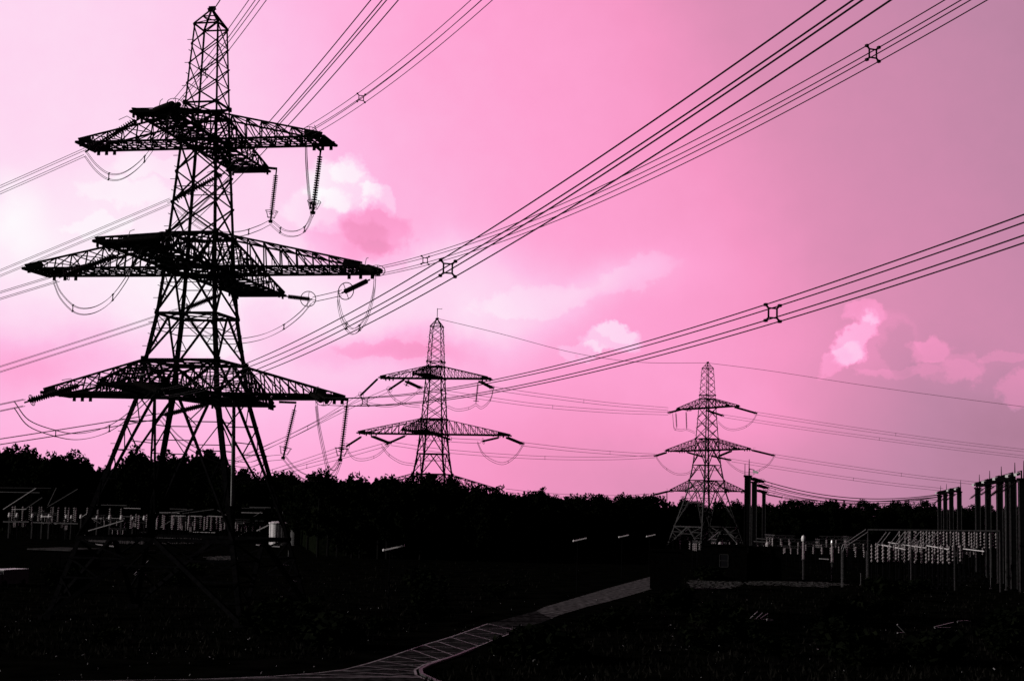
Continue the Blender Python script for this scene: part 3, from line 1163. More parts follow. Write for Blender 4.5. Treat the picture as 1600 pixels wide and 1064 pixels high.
SKY = [(-60, 706), (0, 704), (25, 699), (50, 707), (72, 719), (90, 712), (112, 709), (130, 719), (150, 731), (168, 735), (184, 727), (200, 715), (216, 704), (236, 711), (260, 713), (290, 712), (310, 709), (335, 713), (350, 720), (366, 736), (400, 741), (430, 744),
       (455, 737), (472, 748), (500, 742), (530, 746), (560, 748), (590, 745), (620, 748), (650, 746), (680, 752), (705, 755), (740, 760), (770, 764), (790, 766), (810, 770), (830, 771), (850, 769), (880, 773), (920, 776), (970, 777), (1000, 775), (1022, 771),
       (1050, 778), (1100, 786), (1130, 785), (1150, 783), (1200, 787), (1250, 786), (1280, 783), (1310, 787), (1350, 787), (1400, 783), (1430, 785), (1470, 789), (1530, 791), (1600, 793), (1660, 794)]


def sky_y(px):
    for (a, ya), (b, yb) in zip(SKY, SKY[1:]):
        if a <= px <= b:
            return ya + (yb - ya) * (px - a) / (b - a)
    return SKY[-1][1]


def dist(px):
    for lo, hi, d0, d1 in ((-99, 455, 432, 424), (455, 500, 424, 304), (500, 780, 304, 300), (780, 900, 300, 420), (900, 1060, 420, 520), (1060, 1700, 520, 540)):
        if px <= hi:
            return d0 + (d1 - d0) * (px - lo) / (hi - lo)
    return 540


ZONES = [(165, 'dark tree in the treeline left of the legs of the nearest pylon', 'trees left of the nearest pylon'), (362, 'dark tree seen between and behind the legs of the nearest pylon', 'trees behind the nearest pylon'),
         (600, 'dark tree in the treeline between the nearest and the second pylon', 'trees between the nearest and second pylons'), (780, 'dark tree in front of the foot of the second pylon', 'trees at the foot of the second pylon'),
         (1040, 'small dark tree in the treeline between the second and the farthest pylon', 'trees between the second and farthest pylons'), (1170, 'small dark tree behind the legs of the farthest pylon', 'trees behind the farthest pylon'),
         (1700, 'small dark distant tree under the sagging cables on the right', 'trees under the cables on the right')]
rnd = random.Random(21)
px = -40.0
while px < 1650:
    y = sky_y(px)
    d = dist(px)
    p = at(px, y, d)
    h = p.z + rnd.uniform(-1.6, .9) * d / 430
    zi = next(i for i, z in enumerate(ZONES) if px < z[0])
    ki = rnd.choice([0, 1, 1, 2, 5, 6]) if 175 < px < 350 else rnd.choice([0, 2, 3, 5, 6, 7]) if px < 175 else rnd.choice([2, 3, 4, 5, 6, 7, 8, 1])
    yy = d + rnd.uniform(-7, 7)
    tree(p.x * yy / d, yy, h, ki, rnd, ZONES[zi][1], ZONES[zi][2])
    px += rnd.uniform(.6, 1.25) * (11.5 if px < 455 else 13 if px < 800 else 9.5)

# the wood behind them: one mass
wd = MB()
rnd = random.Random(5)
prev = None
px = -120.0
hull = []
while px < 1720:
    y = sky_y(max(-59, min(1650, px)))
    d = dist(px) + 9
    p = at(px, y, d)
    h = p.z - (3.2 + rnd.uniform(-.6, .8)) * d / 430
    hull.append((p.x, d, h))
    for q in range(34):
        zz = h + rnd.uniform(-5, 1.5) * d / 430
        c = Vector((p.x + rnd.uniform(-1, 1), d + rnd.uniform(-6, 4), max(.3, zz)))
        a = Vector((rnd.gauss(0, 1), rnd.gauss(0, 1), rnd.gauss(0, 1))).normalized()
        u = a.cross(Vector((rnd.gauss(0, 1), rnd.gauss(0, 1), rnd.gauss(0, 1)))).normalized()
        wd.quad(c, a * .6, u * .4)
    px += 4
i0 = len(wd.v)
for x, yv, h in hull:
    wd.v += [Vector((x, yv - 1.5, 0)), Vector((x, yv, h * .75)), Vector((x, yv + 3, h)), Vector((x, yv + 14, h * .7)), Vector((x, yv + 16, 0))]
for k in range(len(hull) - 1):
    for j in range(4):
        a = i0 + k * 5 + j
        wd.f.append((a, a + 5, a + 6, a + 1))
tag(wd.build('woodland', 'leaf'), 'dark mass of woodland filling in behind the treeline', 'woodland', kind='stuff')


def bush_mesh(seed):
    r_ = random.Random(seed)
    b = MB()
    for c in range(9):
        cc = Vector((r_.uniform(-1, 1), r_.uniform(-1, 1), r_.uniform(.3, 1.6)))
        for q in range(70):
            d = Vector((r_.gauss(0, 1), r_.gauss(0, 1), r_.gauss(0, 1))).normalized() * r_.uniform(.2, .7)
            a = Vector((r_.gauss(0, 1), r_.gauss(0, 1), r_.gauss(0, 1))).normalized()
            u = a.cross(Vector((r_.gauss(0, 1), r_.gauss(0, 1), 1))).normalized()
            b.quad(cc + d, a * .16, u * .09)
    me = b.mesh('bush')
    me.materials.append(M['leaf'])
    return me


BM = [bush_mesh(s) for s in (3, 8, 15)]
for k in range(46):
    pxx = rnd.uniform(20, 1580)
    pyy = rnd.uniform(890, 1040)
    if abs(pyy - (1064 - (pxx - 500) * .31)) < 40 and 480 < pxx < 1030:
        continue
    if pxx < 480 and pyy > 1020:
        continue
    p = gnd(pxx, pyy)
    o = link('bush', BM[k % 3])
    o.location = p
    o.rotation_euler = (0, 0, rnd.uniform(0, 6))
    s = rnd.uniform(.6, 1.5)
    o.scale = (s * 1.3, s * 1.3, s)
    left = pxx < 900 - (pyy - 940) * 3
    tag(o, 'low dark bush in the black field left of the road' if left else 'low dark bush in the black field right of the road', 'bush', 'bushes left of the road' if left else 'bushes right of the road')

# ------------------------------------------------------------------ gantries on the right
GH = CAMZ + 5.6


def column_meshes():
    b, e = MB(), MB()
    b.box((0, 0, GH / 2), .86, .86, GH)
    for s in (-1, 1):
        for t in (-1, 1):
            e.angle((s * .5, t * .5, 0), (s * .5, t * .5, GH + .15), .16, .04, (-s, 0, 0), (0, -t, 0))
    for z in range(1, int(GH)):
        b.box((0, 0, z), .94, .94, .12)
    b.box((0, 0, GH + .1), 1.3, 1.3, .3)
    return b, e


cb, ce = column_meshes()
COLM = cb.mesh('column_core')
COLM.materials.append(M['steel'])
EDGM = ce.mesh('corner_angles')
EDGM.materials.append(M['greysteel'])
fl = MB()
fl.prism((0, 0, 0), (0, 0, 1.1), .16)
fl.prism((0, 0, 1.0), (-.8, -.2, .85), .12)
FLP = fl.mesh('lamp_bracket')
FLP.materials.append(M['steel'])
fh = MB()
fh.prism((-.55, -.15, .62), (-1.35, -.45, .42), .5, .36)
FLH = fh.mesh('lamp_head')
FLH.materials.append(M['lamp'])
rod = MB()
rod.tube([(0, 0, 0), (0, 0, 2.6)], .13, 6, .05)
RODM = rod.mesh('lightning_rod')
RODM.materials.append(M['steel'])

RIGHT = [(1597, 224), (1583, 233), (1576, 240), (1562, 252), (1544, 276), (1528, 302), (1499, 350), (1486.5, 372), (1477, 396), (1468, 418)]
NTH = ['nearest', 'second', 'third', 'fourth', 'fifth', 'sixth', 'seventh', 'eighth', 'ninth', 'farthest']
gtop = []
for i, (pxx, Y) in enumerate(RIGHT):
    p = at(pxx, 800, Y)
    c = thing('gantry_column', 'dark square gantry column, %s of the row receding at the right edge' % NTH[i], 'gantry', (p.x, p.y, 0), -.2, 'gantry columns at the right edge')
    link('column_core', COLM, c)
    link('corner_angles', EDGM, c)
    if i not in (2, 7):
        r_ = link('lightning_rod', RODM, c)
        r_.location = (.35, .3, GH + .2)
    gtop.append(Vector((p.x, p.y, GH)))
    if i in (0, 1, 3, 4, 5, 6, 7, 9):
        f_ = thing('floodlight', 'white floodlight on top of the %s gantry column at the right edge' % NTH[i], 'floodlight', (p.x - .1, p.y - .2, GH + .25), .3, 'floodlights on the gantry')
        link('lamp_bracket', FLP, f_)
        link('lamp_head', FLH, f_)
LEFTC = [(1168, 246), (1178.5, 294), (1193.5, 423)]
ltop = []
for i, (pxx, Y) in enumerate(LEFTC):
    p = at(pxx, 800, Y)
    c = thing('gantry_column', 'dark gantry column beside the farthest pylon, %s of three' % ('tallest and nearest', 'middle', 'shortest and farthest')[i], 'gantry', (p.x, p.y, 0), -.18, 'gantry columns beside the farthest pylon')
    link('column_core', COLM, c)
    link('corner_angles', EDGM, c)
    ltop.append(Vector((p.x, p.y, GH)))
    if i == 0:
        r_ = link('lightning_rod', RODM, c)
        r_.location = (.2, .2, GH + .2)
        f_ = thing('floodlight', 'floodlight on top of the tallest gantry column beside the farthest pylon', 'floodlight', (p.x + .2, p.y - .2, GH + .25), 2.6)
        link('lamp_bracket', FLP, f_)
        link('lamp_head', FLH, f_)
pm = at(1163.5, 800, 240)
ms_ = MB()
ms_.tube([(0, 0, 0), (0, 0, GH * .6), (0, 0, GH + 1.9)], .16, 6, .05)
o = ms_.build('lightning_mast', 'steel')
o.location = (pm.x, pm.y, 0)
tag(o, 'thin dark mast standing left of the tallest gantry column by the farthest pylon', 'mast')


def beam(name, p, q, label):
    d = q - p
    b = MB()
    up = Vector((0, 0, 1))
    sd = d.cross(up).normalized() * .35
    for s in (-1, 1):
        for h in (-.35, .35):
            b.prism(sd * s + up * h, d + sd * s + up * h, .2)
    n = max(4, int(d.length / 1.1))
    for i in range(n):
        a0, a1 = d * (i / n), d * ((i + 1) / n)
        sg = 1 if i % 2 else -1
        for s in (-1, 1):
            b.prism(a0 + sd * s - up * .35 * sg, a1 + sd * s + up * .35 * sg, .14)
        b.prism(a0 - sd * sg + up * .35, a1 + sd * sg + up * .35, .12)
    o = b.build(name, 'steel')
    o.location = p
    return tag(o, label, 'gantry beam', 'gantry beams')


up_ = Vector((0, 0, .75))
beam('gantry_beam', gtop[1] + up_, gtop[5] + up_, 'lattice beam across the near gantry columns at the right edge')
beam('gantry_beam', gtop[6] + up_, gtop[9] + up_, 'lattice beam across the far gantry columns, left end of the row')
# slack conductors between the two gantries
for i, (a, b_, sag, lb) in enumerate([(ltop[0] + Vector((.5, 0, -.2)), gtop[6], 2.6, 'thick slack cable from the tallest column by the farthest pylon to the right gantry'),
                                     (ltop[1] + Vector((.5, 0, -.4)), gtop[8], 2.6, 'slack cable from the middle column by the farthest pylon to the right gantry'),
                                     (ltop[1] + Vector((.5, 0, -1.4)), gtop[9] - Vector((0, 0, 1.2)), 2.0, 'lower slack cable from the middle column by the farthest pylon'),
                                     (ltop[2] + Vector((.5, 0, -.6)), gtop[9] - Vector((0, 0, .4)), 1.9, 'slack cable from the shortest column by the farthest pylon')]):
    d = b_ - a
    f = lambda t: a + d * t + Vector((0, 0, -4 * sag * t * (1 - t) * (1.25 - .5 * t)))
    t0 = 5.0 / d.length
    string(a, f(t0), 'dark insulator string at the left end of the ' + ('thick upper slack cable', 'second slack cable', 'third slack cable', 'lowest slack cable')[i], 'insulator strings on the left gantry', 2, 'dense', 'ring')
    bundle('busbar_cable', [f(t0 + (1 - t0) * k / 30) for k in range(31)], lb, 'power line', 'slack cables between the gantries', (.06,), s=.5, n=2, r=.075 if i == 0 else .055)
for i in range(0, 9):
    if i == 5:
        continue
    p, q = gtop[i], gtop[i + 1]
    m_ = p.lerp(q, .5)
    string(p + Vector((-.6, 0, -.3)), p + Vector((-3.0, 1.0, -2.0 - (i % 3) * .3)), 'short dark insulator string under the beam at the %s column of the right gantry' % NTH[i], 'insulator strings on the right gantry', 1, 'dense', None)


# ------------------------------------------------------------------ switchyards
def post_mesh(nsh, h0, h1, r):
    s_, i_ = MB(), MB()
    s_.tube([(0, 0, 0), (0, 0, h0)], .08, 8)
    s_.box((0, 0, h0), .42, .42, .08)
    s_.box((0, 0, .12), .6, .6, .24)
    prof = [(.09, h0)]
    st = (h1 - h0) / nsh
    for k in range(nsh):
        z = h0 + (k + .1) * st
        prof += [(.05, z), (r, z + st * .25), (r * .95, z + st * .42), (.05, z + st * .55)]
    prof.append((.05, h1))
    i_.lathe(prof, 10)
    a, b = s_.mesh('pedestal'), i_.mesh('insulator_stack')
    a.materials.append(M['steel'])
    b.materials.append(M['porc'])
    return a, b


PED, STK = post_mesh(5, 3.6, 6.2, .17)
PED2, STK2 = post_mesh(5, 5.4, 8.0, .17)
rnd = random.Random(9)


def post(x, y, m, label, group, s=1.0):
    r_ = thing('post_insulator', label, 'insulator', (x, y, 0), rnd.uniform(0, 1), group)
    r_.scale = (s, s, s)
    link('pedestal', m[0], r_)
    link('insulator_stack', m[1], r_)


LBR = 'ribbed post insulator on a steel pedestal in the rows under the right gantry'
GBR = 'post insulators in the right switchyard'
for row, (Y, x0, x1, n) in enumerate([(228, 1362, 1482, 15), (241, 1370, 1500, 14), (257, 1404, 1556, 17), (276, 1420, 1560, 16)]):
    for k in range(n):
        pxx = x0 + (x1 - x0) * (k + rnd.uniform(-.15, .15)) / (n - 1)
        p = at(pxx, 850, Y + rnd.uniform(-.6, .6))
        post(p.x, p.y, (PED2, STK2) if row >= 2 else (PED, STK), LBR, GBR)
# tubular busbar along the top with its end stay
b = MB()
A_, B_ = at(1356, 827.5, 226), at(1562, 829.5, 222)
b.tube([A_ - A_, B_ - A_], .11, 8)
for t in (.0, .33, .66, 1.0):
    p = (B_ - A_) * t
    b.prism(p, Vector((p.x, p.y, -A_.z)), .14)
o = b.build('tubular_busbar', 'dull')
o.location = A_
tag(o, 'long pale level tube along the top of the right switchyard', 'busbar')
for k, (a, e) in enumerate((((1353, 827), (1317, 851)), ((1356, 831), (1319, 855)))):
    b = MB()
    P, Q = at(*a, 226), at(*e, 226)
    G = Q.copy()
    G.z = 0
    b.tube([P - G, Q - G, Q - G + Vector((-.2, 0, -.6))], .07, 6)
    b.prism(Q - G + Vector((-.2, 0, -.6)), (-.2, 0, 0), .08)
    o = b.build('handrail', 'galv')
    o.location = G
    tag(o, '%s pale slanting rail at the left end of the right switchyard' % ('upper', 'lower')[k], 'rail')
# open disconnector blades slanting over the rows
for k, pxx in enumerate((1372, 1378, 1392, 1400, 1405, 1411, 1424, 1434, 1446, 1452)):
    b = MB()
    P, Q = at(pxx, 848, 230), at(pxx + 13, 831, 230)
    b.tube([(0, 0, 0), Q - P], .06, 6)
    b.prism((-.1, 0, -.1), (.5, 0, -.25), .14)
    o = b.build('switch_blade', 'galv')
    o.location = P
    tag(o, 'pale slanting switch blade in the row of ten on the right switchyard', 'switch', 'slanting switch blades on the right')
for k, (x0, y0, x1, y1) in enumerate(((1372, 850, 1415, 858), (1388, 847, 1448, 856), (1448, 852, 1483, 858), (1505, 857, 1538, 861))):
    b = MB()
    P, Q = at(x0, y0, 232 + 3 * k), at(x1, y1, 229 + 3 * k)
    b.prism((0, 0, 0), Q - P, .15, .12)
    o = b.build('busbar', 'white')
    o.location = P
    tag(o, 'short pale level bar over the post insulators on the right, ' + ('leftmost', 'second from left', 'third from left', 'rightmost')[k] + ' of four', 'busbar', 'short bars on the right switchyard')
# thin pale poles
for k, (x, y0, y1) in enumerate(((1354, 860, 905), (1345, 895, 915), (1548, 835, 920), (1572, 760, 922))):
    Y = 10.4 * FPX / (y1 - 808)
    p, t = gnd(x, y1), at(x, y0, gnd(x, y1).y)
    b = MB()
    b.tube([(0, 0, 0), (0, 0, t.z)], .07, 6)
    b.box((0, 0, .1), .3, .3, .2)
    o = b.build('pole', 'dull')
    o.location = p
    tag(o, ('medium pale pole at the left end of the right switchyard', 'short pale pole left of the right switchyard', 'pale pole among the right-hand gantry columns', 'tallest thin pale pole in front of the right gantry columns')[k], 'pole', 'thin pale poles')

# huts and apparatus in the middle right
def hut(p, w, d, h, rz, label, win):
    r_ = thing('kiosk', label, 'hut', p, rz, 'dark kiosks by the farthest pylon')
    b = MB()
    b.box((0, 0, h / 2), w, d, h)
    b.build('wall', 'brick', r_)
    b = MB()
    b.box((0, 0, h + .1), w + .4, d + .4, .2)
    b.build('roof', 'brick', r_)
    for (x, z, ww, hh, bars) in win:
        f_ = MB()
        y = -d / 2 - .04
        for s in (-1, 1):
            f_.prism((x + s * ww / 2, y, z), (x + s * ww / 2, y, z + hh), .09)
        for q in range(bars + 1):
            f_.prism((x - ww / 2 + .05, y - .003, z + hh * q / bars), (x + ww / 2 - .05, y - .003, z + hh * q / bars), .08)
        wf = f_.build('window_frame', 'greysteel', r_)
        gl = MB()
        gl.box((x, -d / 2 - .02, z + hh / 2), ww - .1, .03, hh - .1)
        gl.build('pane', 'glass', wf)


pk = gnd(1131, 905)
hut(pk, 7.0, 5, 5.2, -.15, 'dark kiosk with a pale two-pane window frame left of the farthest pylon yard centre', [(0, 2.0, 1.3, 1.9, 2)])
pk = gnd(1195, 906)
hut(pk, 5.0, 4.5, 5.0, -.15, 'dark kiosk with a wide barred pale window frame, right of the two-pane one', [(.3, 1.8, 1.4, 2.1, 2)])
pk = gnd(1040, 919)
hut(pk, 4.2, 4.0, 5.0, -.1, 'black windowless kiosk standing where the road ends', [])
# current transformers: white heads on posts
for k, (x, yb, yt, s, lb) in enumerate(((1255, 905, 836, .5, 'tall white bushing with a bright swollen head, the brightest thing in the middle yard'), (1300, 907, 843, .25, 'slim ribbed bushing with a small pale head, right of the bright white one'), (1199, 906, 846, .5, 'slim ribbed bushing rising in front of the barred kiosk'), (1125, 905, 846, .5, 'slim bushing right of the legs of the farthest pylon'))):
    p = gnd(x, yb)
    H = at(x, yt, p.y).z
    r_ = thing('bushing', lb, 'bushing', p, 0, 'bushings in the middle yard')
    b = MB()
    b.angle((-.12, -.12, 0), (-.12, -.12, H * .45), .24, .06, (1, 0, 0), (0, 1, 0))
    b.box((0, 0, H * .45), .5, .5, .12)
    b.build('pedestal', 'dull', r_)
    b = MB()
    prof = [(.12, H * .46)]
    n = 11
    for q in range(n):
        z = H * (.47 + .36 * q / n)
        prof += [(.12, z), (.24, z + .1), (.13, z + .16)]
    prof.append((.12, H * .85))
    b.lathe(prof, 10)
    b.build('insulator_stack', 'porc', r_)
    b = MB()
    b.lathe([(.1, H * .85), (.42 * s + .1, H * .87), (.5 * s + .1, H * .93), (.38 * s + .05, H * .98), (.05, H)], 12)
    b.build('head', 'lamp' if k < 1 else 'porc', r_)
for k, (x0, y0, x1, y1, lb) in enumerate(((1178, 845.5, 1206, 847, 'pale level bar above the barred kiosk'), (1183, 841, 1204, 842.5, 'shorter upper pale bar above the barred kiosk'), (1280, 872.5, 1295, 873.5, 'short bright bar between the bushings and the right switchyard'), (1132, 826, 1150, 847, 'pale bar slanting down right of the farthest pylon'), (1108, 843, 1122, 832, 'pale bar slanting up beside the farthest pylon foot'))):
    P, Q = at(x0, y0, 262), at(x1, y1, 262)
    b = MB()
    b.prism((0, 0, 0), Q - P, .16, .14)
    o = b.build('busbar', 'white' if k == 2 else 'galv')
    o.location = P
    for e in (Q - P) * .12, (Q - P) * .88:
        b = MB()
        b.prism(e - Vector((0, 0, .07)), Vector((e.x, 0, -P.z)), .07)
        b.build('support', 'steel', o)
    tag(o, lb, 'busbar', 'bars in the middle yard')


# street lamps: white heads on thin poles
def lamp(px, py, yb, L, label):
    p = gnd(px - 2, yb)
    t = at(px, py, p.y)
    H = t.z
    r_ = thing('street_lamp', label, 'street lamp', p, 0, 'street lamps in the dark field')
    b = MB()
    b.tube([(0, 0, 0), (0, 0, H * .5), (0, 0, H)], .075, 7, .045)
    b.build('pole', 'steel', r_)
    b = MB()
    b.prism((-.15, 0, H - .05), (.25, 0, H + .05), .1)
    b.build('arm', 'dull', r_)
    b = MB()
    b.prism((-L * .3, 0, H), (L * .7, 0, H + L * .25), .22, .13)
    b.lathe([(.02, -.08), (.13, -.03), (.13, .1), (.05, .18)], 8, (-L * .3, 0, H - .05))
    b.build('lamp_head', 'lamp', r_)


lamp(608, 859.5, 965, 1.9, 'street lamp with the longest bright white head, left of the road')
lamp(903, 845, 925, 1.6, 'street lamp with a small pale head halfway along the road')
lamp(973, 839, 905, 1.4, 'street lamp with a faint head, left of the road end')
lamp(1016, 838, 895, 1.4, 'street lamp with a pale head just left of the farthest pylon foot')

# ------------------------------------------------------------------ left switchyard
PED3, STK3 = post_mesh(7, 3.4, 6.6, .24)
LBL = 'ribbed post insulator in the rows of the left switchyard'
GBL = 'post insulators in the left switchyard'
for Y, x0, x1, n in ((352, 205, 345, 12), (372, 215, 352, 11), (395, 20, 120, 8), (410, 24, 190, 10)):
    for k in range(n):
        pxx = x0 + (x1 - x0) * (k + rnd.uniform(-.2, .2)) / (n - 1)
        p = at(pxx, 820, Y)
        post(p.x, p.y, (PED3, STK3), LBL, GBL, 1.0 if Y < 390 else 1.15)
for k, (x0, y0, x1, y1, Y, w, m_, lb) in enumerate((
    (-20, 761.5, 80, 762.5, 392, .18, 'dull', 'upper of two long level tubes at the left edge, above the left switchyard'),
    (-20, 768, 62, 769.5, 388, .2, 'galv', 'lower of two long level tubes at the left edge, above the left switchyard'),
    (5, 795.5, 56, 762.5, 386, .2, 'white', 'longest slanting pale tube at the left edge'),
    (35, 798, 66, 777, 388, .2, 'galv', 'slanting pale tube just right of the longest one at the left edge'),
    (73, 793, 88, 762, 390, .16, 'galv', 'steep pale tube third from the left edge'),
    (74, 792, 121, 764, 392, .18, 'galv', 'slanting pale tube farthest right in the left group'),
    (148, 788.5, 198, 789.5, 380, .18, 'galv', 'short level tube alone right of the slanting ones'),
    (138, 829, 193, 813, 350, .22, 'white', 'pale rail slanting above the concrete apron on the left'),
    (270, 805.5, 290, 806, 352, .22, 'white', 'bright short bar, left of three in a line on the left switchyard'),
    (298, 806, 316, 806.5, 352, .22, 'white', 'bright short bar, middle of three in a line on the left switchyard'),
    (326, 806, 349, 807, 352, .22, 'white', 'bright short bar, right of three in a line on the left switchyard'),
    (265, 801, 302, 795.5, 356, .16, 'galv', 'pale bar rising gently above the three short bright bars'),
    (285, 802, 334, 795.5, 360, .16, 'galv', 'second pale bar rising gently above the three short bright bars'),
    (390, 792, 430, 793, 352, .2, 'galv', 'level pale bar left above the white tanks'),
    (401, 829, 420, 820, 346, .3, 'white', 'short white pipe slanting up to the white tanks'),
    (400, 851, 437, 854, 330, .28, 'white', 'white pipe lying along the foot of the white tanks'),
    (5, 815, 45, 815, 340, .3, 'galv', 'long pale ledge at the left edge below the tubes, left half'),
    (52, 816, 122, 818, 340, .3, 'galv', 'long pale ledge below the tubes, right half'),
    (149, 850, 178, 853.5, 300, .24, 'white', 'short white bar lying below the concrete apron'),
    (125, 880.5, 143, 883, 262, .2, 'white', 'short dashed white bar low in the left field'))):
    P, Q = at(x0, y0, Y), at(x1, y1, Y)
    b = MB()
    b.prism((0, 0, 0), Q - P, w, w * .8)
    o = b.build('busbar', m_)
    o.location = P
    for e in (.15, .85):
        v = (Q - P) * e
        b = MB()
        b.prism(v - Vector((0, 0, w * .42)), Vector((v.x, v.y, -P.z)), .1)
        b.build('support', 'steel', o)
    tag(o, lb, 'bar', 'pale tubes and bars of the left switchyard')
# white voltage-transformer heads along the ledge
hd = MB()
hd.lathe([(.1, 0), (.34, .1), (.38, .5), (.25, .75), (.3, .8), (.3, 1.0), (.05, 1.1)], 10)
HDM = hd.mesh('head')
HDM.materials.append(M['white'])
hs = MB()
hs.prism((0, 0, -5), (0, 0, 0), .3)
HSM = hs.mesh('pedestal')
HSM.materials.append(M['dull'])
for k, x in enumerate((15, 27, 51, 66, 77, 104, 112, 127, 152, 172, 190, 208, 226)):
    p = at(x, 802, 378)
    r_ = thing('voltage_transformer', 'small white-headed transformer post in the line along the left switchyard', 'transformer', (p.x, p.y, 5), 0, 'white-headed posts on the left')
    s = rnd.uniform(.7, 1.25)
    h_ = link('head', HDM, r_)
    h_.scale = (s, s, s)
    link('pedestal', HSM, r_)


# tanks
def tank(px0, px1, yt, yb, label, m_, rf):
    cx = (px0 + px1) / 2
    p = gnd(cx, yb)
    Rr = (px1 - px0) / 2 / FPX * p.y
    H = at(cx, yt, p.y).z
    r_ = thing('storage_tank', label, 'tank', (p.x, p.y, 0), 0, 'white tanks in the left switchyard')
    b = MB()
    b.lathe([(Rr, 0), (Rr, H * .33), (Rr * 1.02, H * .335), (Rr * 1.02, H * .35), (Rr, H * .355), (Rr, H * .7), (Rr * 1.02, H * .705), (Rr * 1.02, H * .72), (Rr, H * .725), (Rr, H)], 28)
    b.build('shell', m_, r_)
    b = MB()
    b.lathe([(Rr * 1.1, H + .01), (Rr * 1.12, H + .25), (Rr * .7, H + .5), (.1, H + .6)], 28)
    b.build('lid', 'white', r_)
    b = MB()
    for s in (-.2, .2):
        b.prism((s - Rr * .2, -Rr - .12, .2), (s - Rr * .2, -Rr - .12, H + .5), .06)
    for q in range(int(H / .4)):
        b.prism((-.2 - Rr * .2, -Rr - .12, .4 + q * .4), (.2 - Rr * .2, -Rr - .12, .4 + q * .4), .04)
    b.build('ladder', 'steel', r_)


tank(420, 446, 818, 851, 'wider pale tank with a bright lid, left of a pair', 'white', 'white')
tank(453, 469, 817, 852, 'narrower grey tank with a domed white lid, right of a pair', 'dull', 'white')
for k, (x, y0, y1, lb) in enumerate(((440, 799, 852, 'short pale pole rising behind the white tanks'), (451, 836, 872, 'pale pole standing in front of the white tanks'))):
    p = gnd(x, y1)
    b = MB()
    b.tube([(0, 0, 0), (0, 0, at(x, y0, p.y).z)], .14, 7)
    b.box((0, 0, .1), .5, .5, .2)
    o = b.build('pole', 'dull')
    o.location = p
    tag(o, lb, 'pole', 'thin pale poles')


def shed(cx, yb, w, d, h, rz, label, roof, wall):
    p = gnd(cx, yb)
    r_ = thing('flat_roofed_shed', label, 'shed', p, rz, 'sheds in the left field')
    b = MB()
    b.box((0, d / 2, h / 2), w, d, h)
    b.build('wall', wall, r_)
    b = MB()
    b.box((0, d / 2, h + .09), w + .5, d + .5, .18)
    b.build('roof', roof, r_)
    b = MB()
    b.box((w * .2, -.03, 1.05), .9, .06, 2.1)
    b.build('door', 'brick', r_)


shed(76, 888, 6.5, 9, 2.6, -.25, 'dark shed with a dull grey flat roof in the left field', 'roof', 'brick')
p = gnd(-6, 915)
r_ = thing('van', 'boxy vehicle with a bright striped white roof cut by the left edge', 'van', p, -.35)
b = MB()
H_ = at(-6, 888, p.y).z
b.box((0, 2.2, H_ * .52), 2.0, 4.6, H_ * .8)
b.box((0, -.5, H_ * .42), 1.9, .9, H_ * .55)
b.build('body', 'dull', r_)
for q in range(3):
    b = MB()
    b.box((-.72 + q * .72, 2.2, H_ * .93), .6, 4.5, .08)
    b.build('roof_panel', 'white', r_)
b = MB()
b.box((0, -.12, H_ * .68), 1.7, .06, H_ * .3)
b.build('windscreen', 'glass', r_)
for s in (-1, 1):
    for yy in (.3, 3.6):
        b = MB()
        b.tube([(s * .8, yy, .34), (s * 1.02, yy, .34)], .34, 16)
        b.build('wheel', 'steel', r_)

# pale scraps lying in the dark field
for k, (x0, y0, x1, y1, lb) in enumerate(((1145, 953, 1162, 958, 'pale plank lying farthest left in the field below the farthest pylon'), (1172, 968, 1184, 957, 'pale leaning stick, left of a bundle in the dark field'), (1182, 968, 1192, 959, 'pale leaning stick, middle of a bundle in the dark field'), (1188, 968, 1200, 960, 'pale leaning stick, right of a bundle in the dark field'),
                                          (1198, 968.5, 1208, 969.5, 'small bright slab lying beside the stick bundle'), (1282, 986.5, 1297, 987, 'brightest short slab lying in the dark right-hand field'), (1402, 977, 1414, 989, 'thin pale stick slanting in the dark right-hand field'),
                                          (1496, 972, 1513, 971, 'faint pale slab near the right edge of the dark field'), (430, 880, 455, 882.5, 'dashed pale slab below the white tanks'), (457, 908, 470, 909, 'small bright slab lower right of the white tanks'), (210, 898, 231, 877, 'dim slanting stick in the left field'),
                                          (227, 854, 243, 860, 'short pale bar right of the concrete apron'), (1460, 981, 1490, 974, 'faint curved pale branch in the right-hand field'))):
    P, Q = gnd(x0, max(y0, y1) + .6), gnd(x1, max(y0, y1) + .6)
    lift = (max(y0, y1) - min(y0, y1)) / FPX * P.y
    za, zb = (lift, 0) if y0 < y1 else (0, lift)
    b = MB()
    b.prism((0, 0, .12 + za), Q - P + Vector((0, 0, .12 + zb)), .16, .12)
    b.prism(((Q - P) * .05) + Vector((0, .1, .05)), ((Q - P) * .9) + Vector((0, .25, .05)), .14, .1)
    o = b.build('timber_plank', 'white' if 'bright' in lb else 'galv')
    o.location = P
    tag(o, lb, 'timber', 'pale scraps in the dark field')

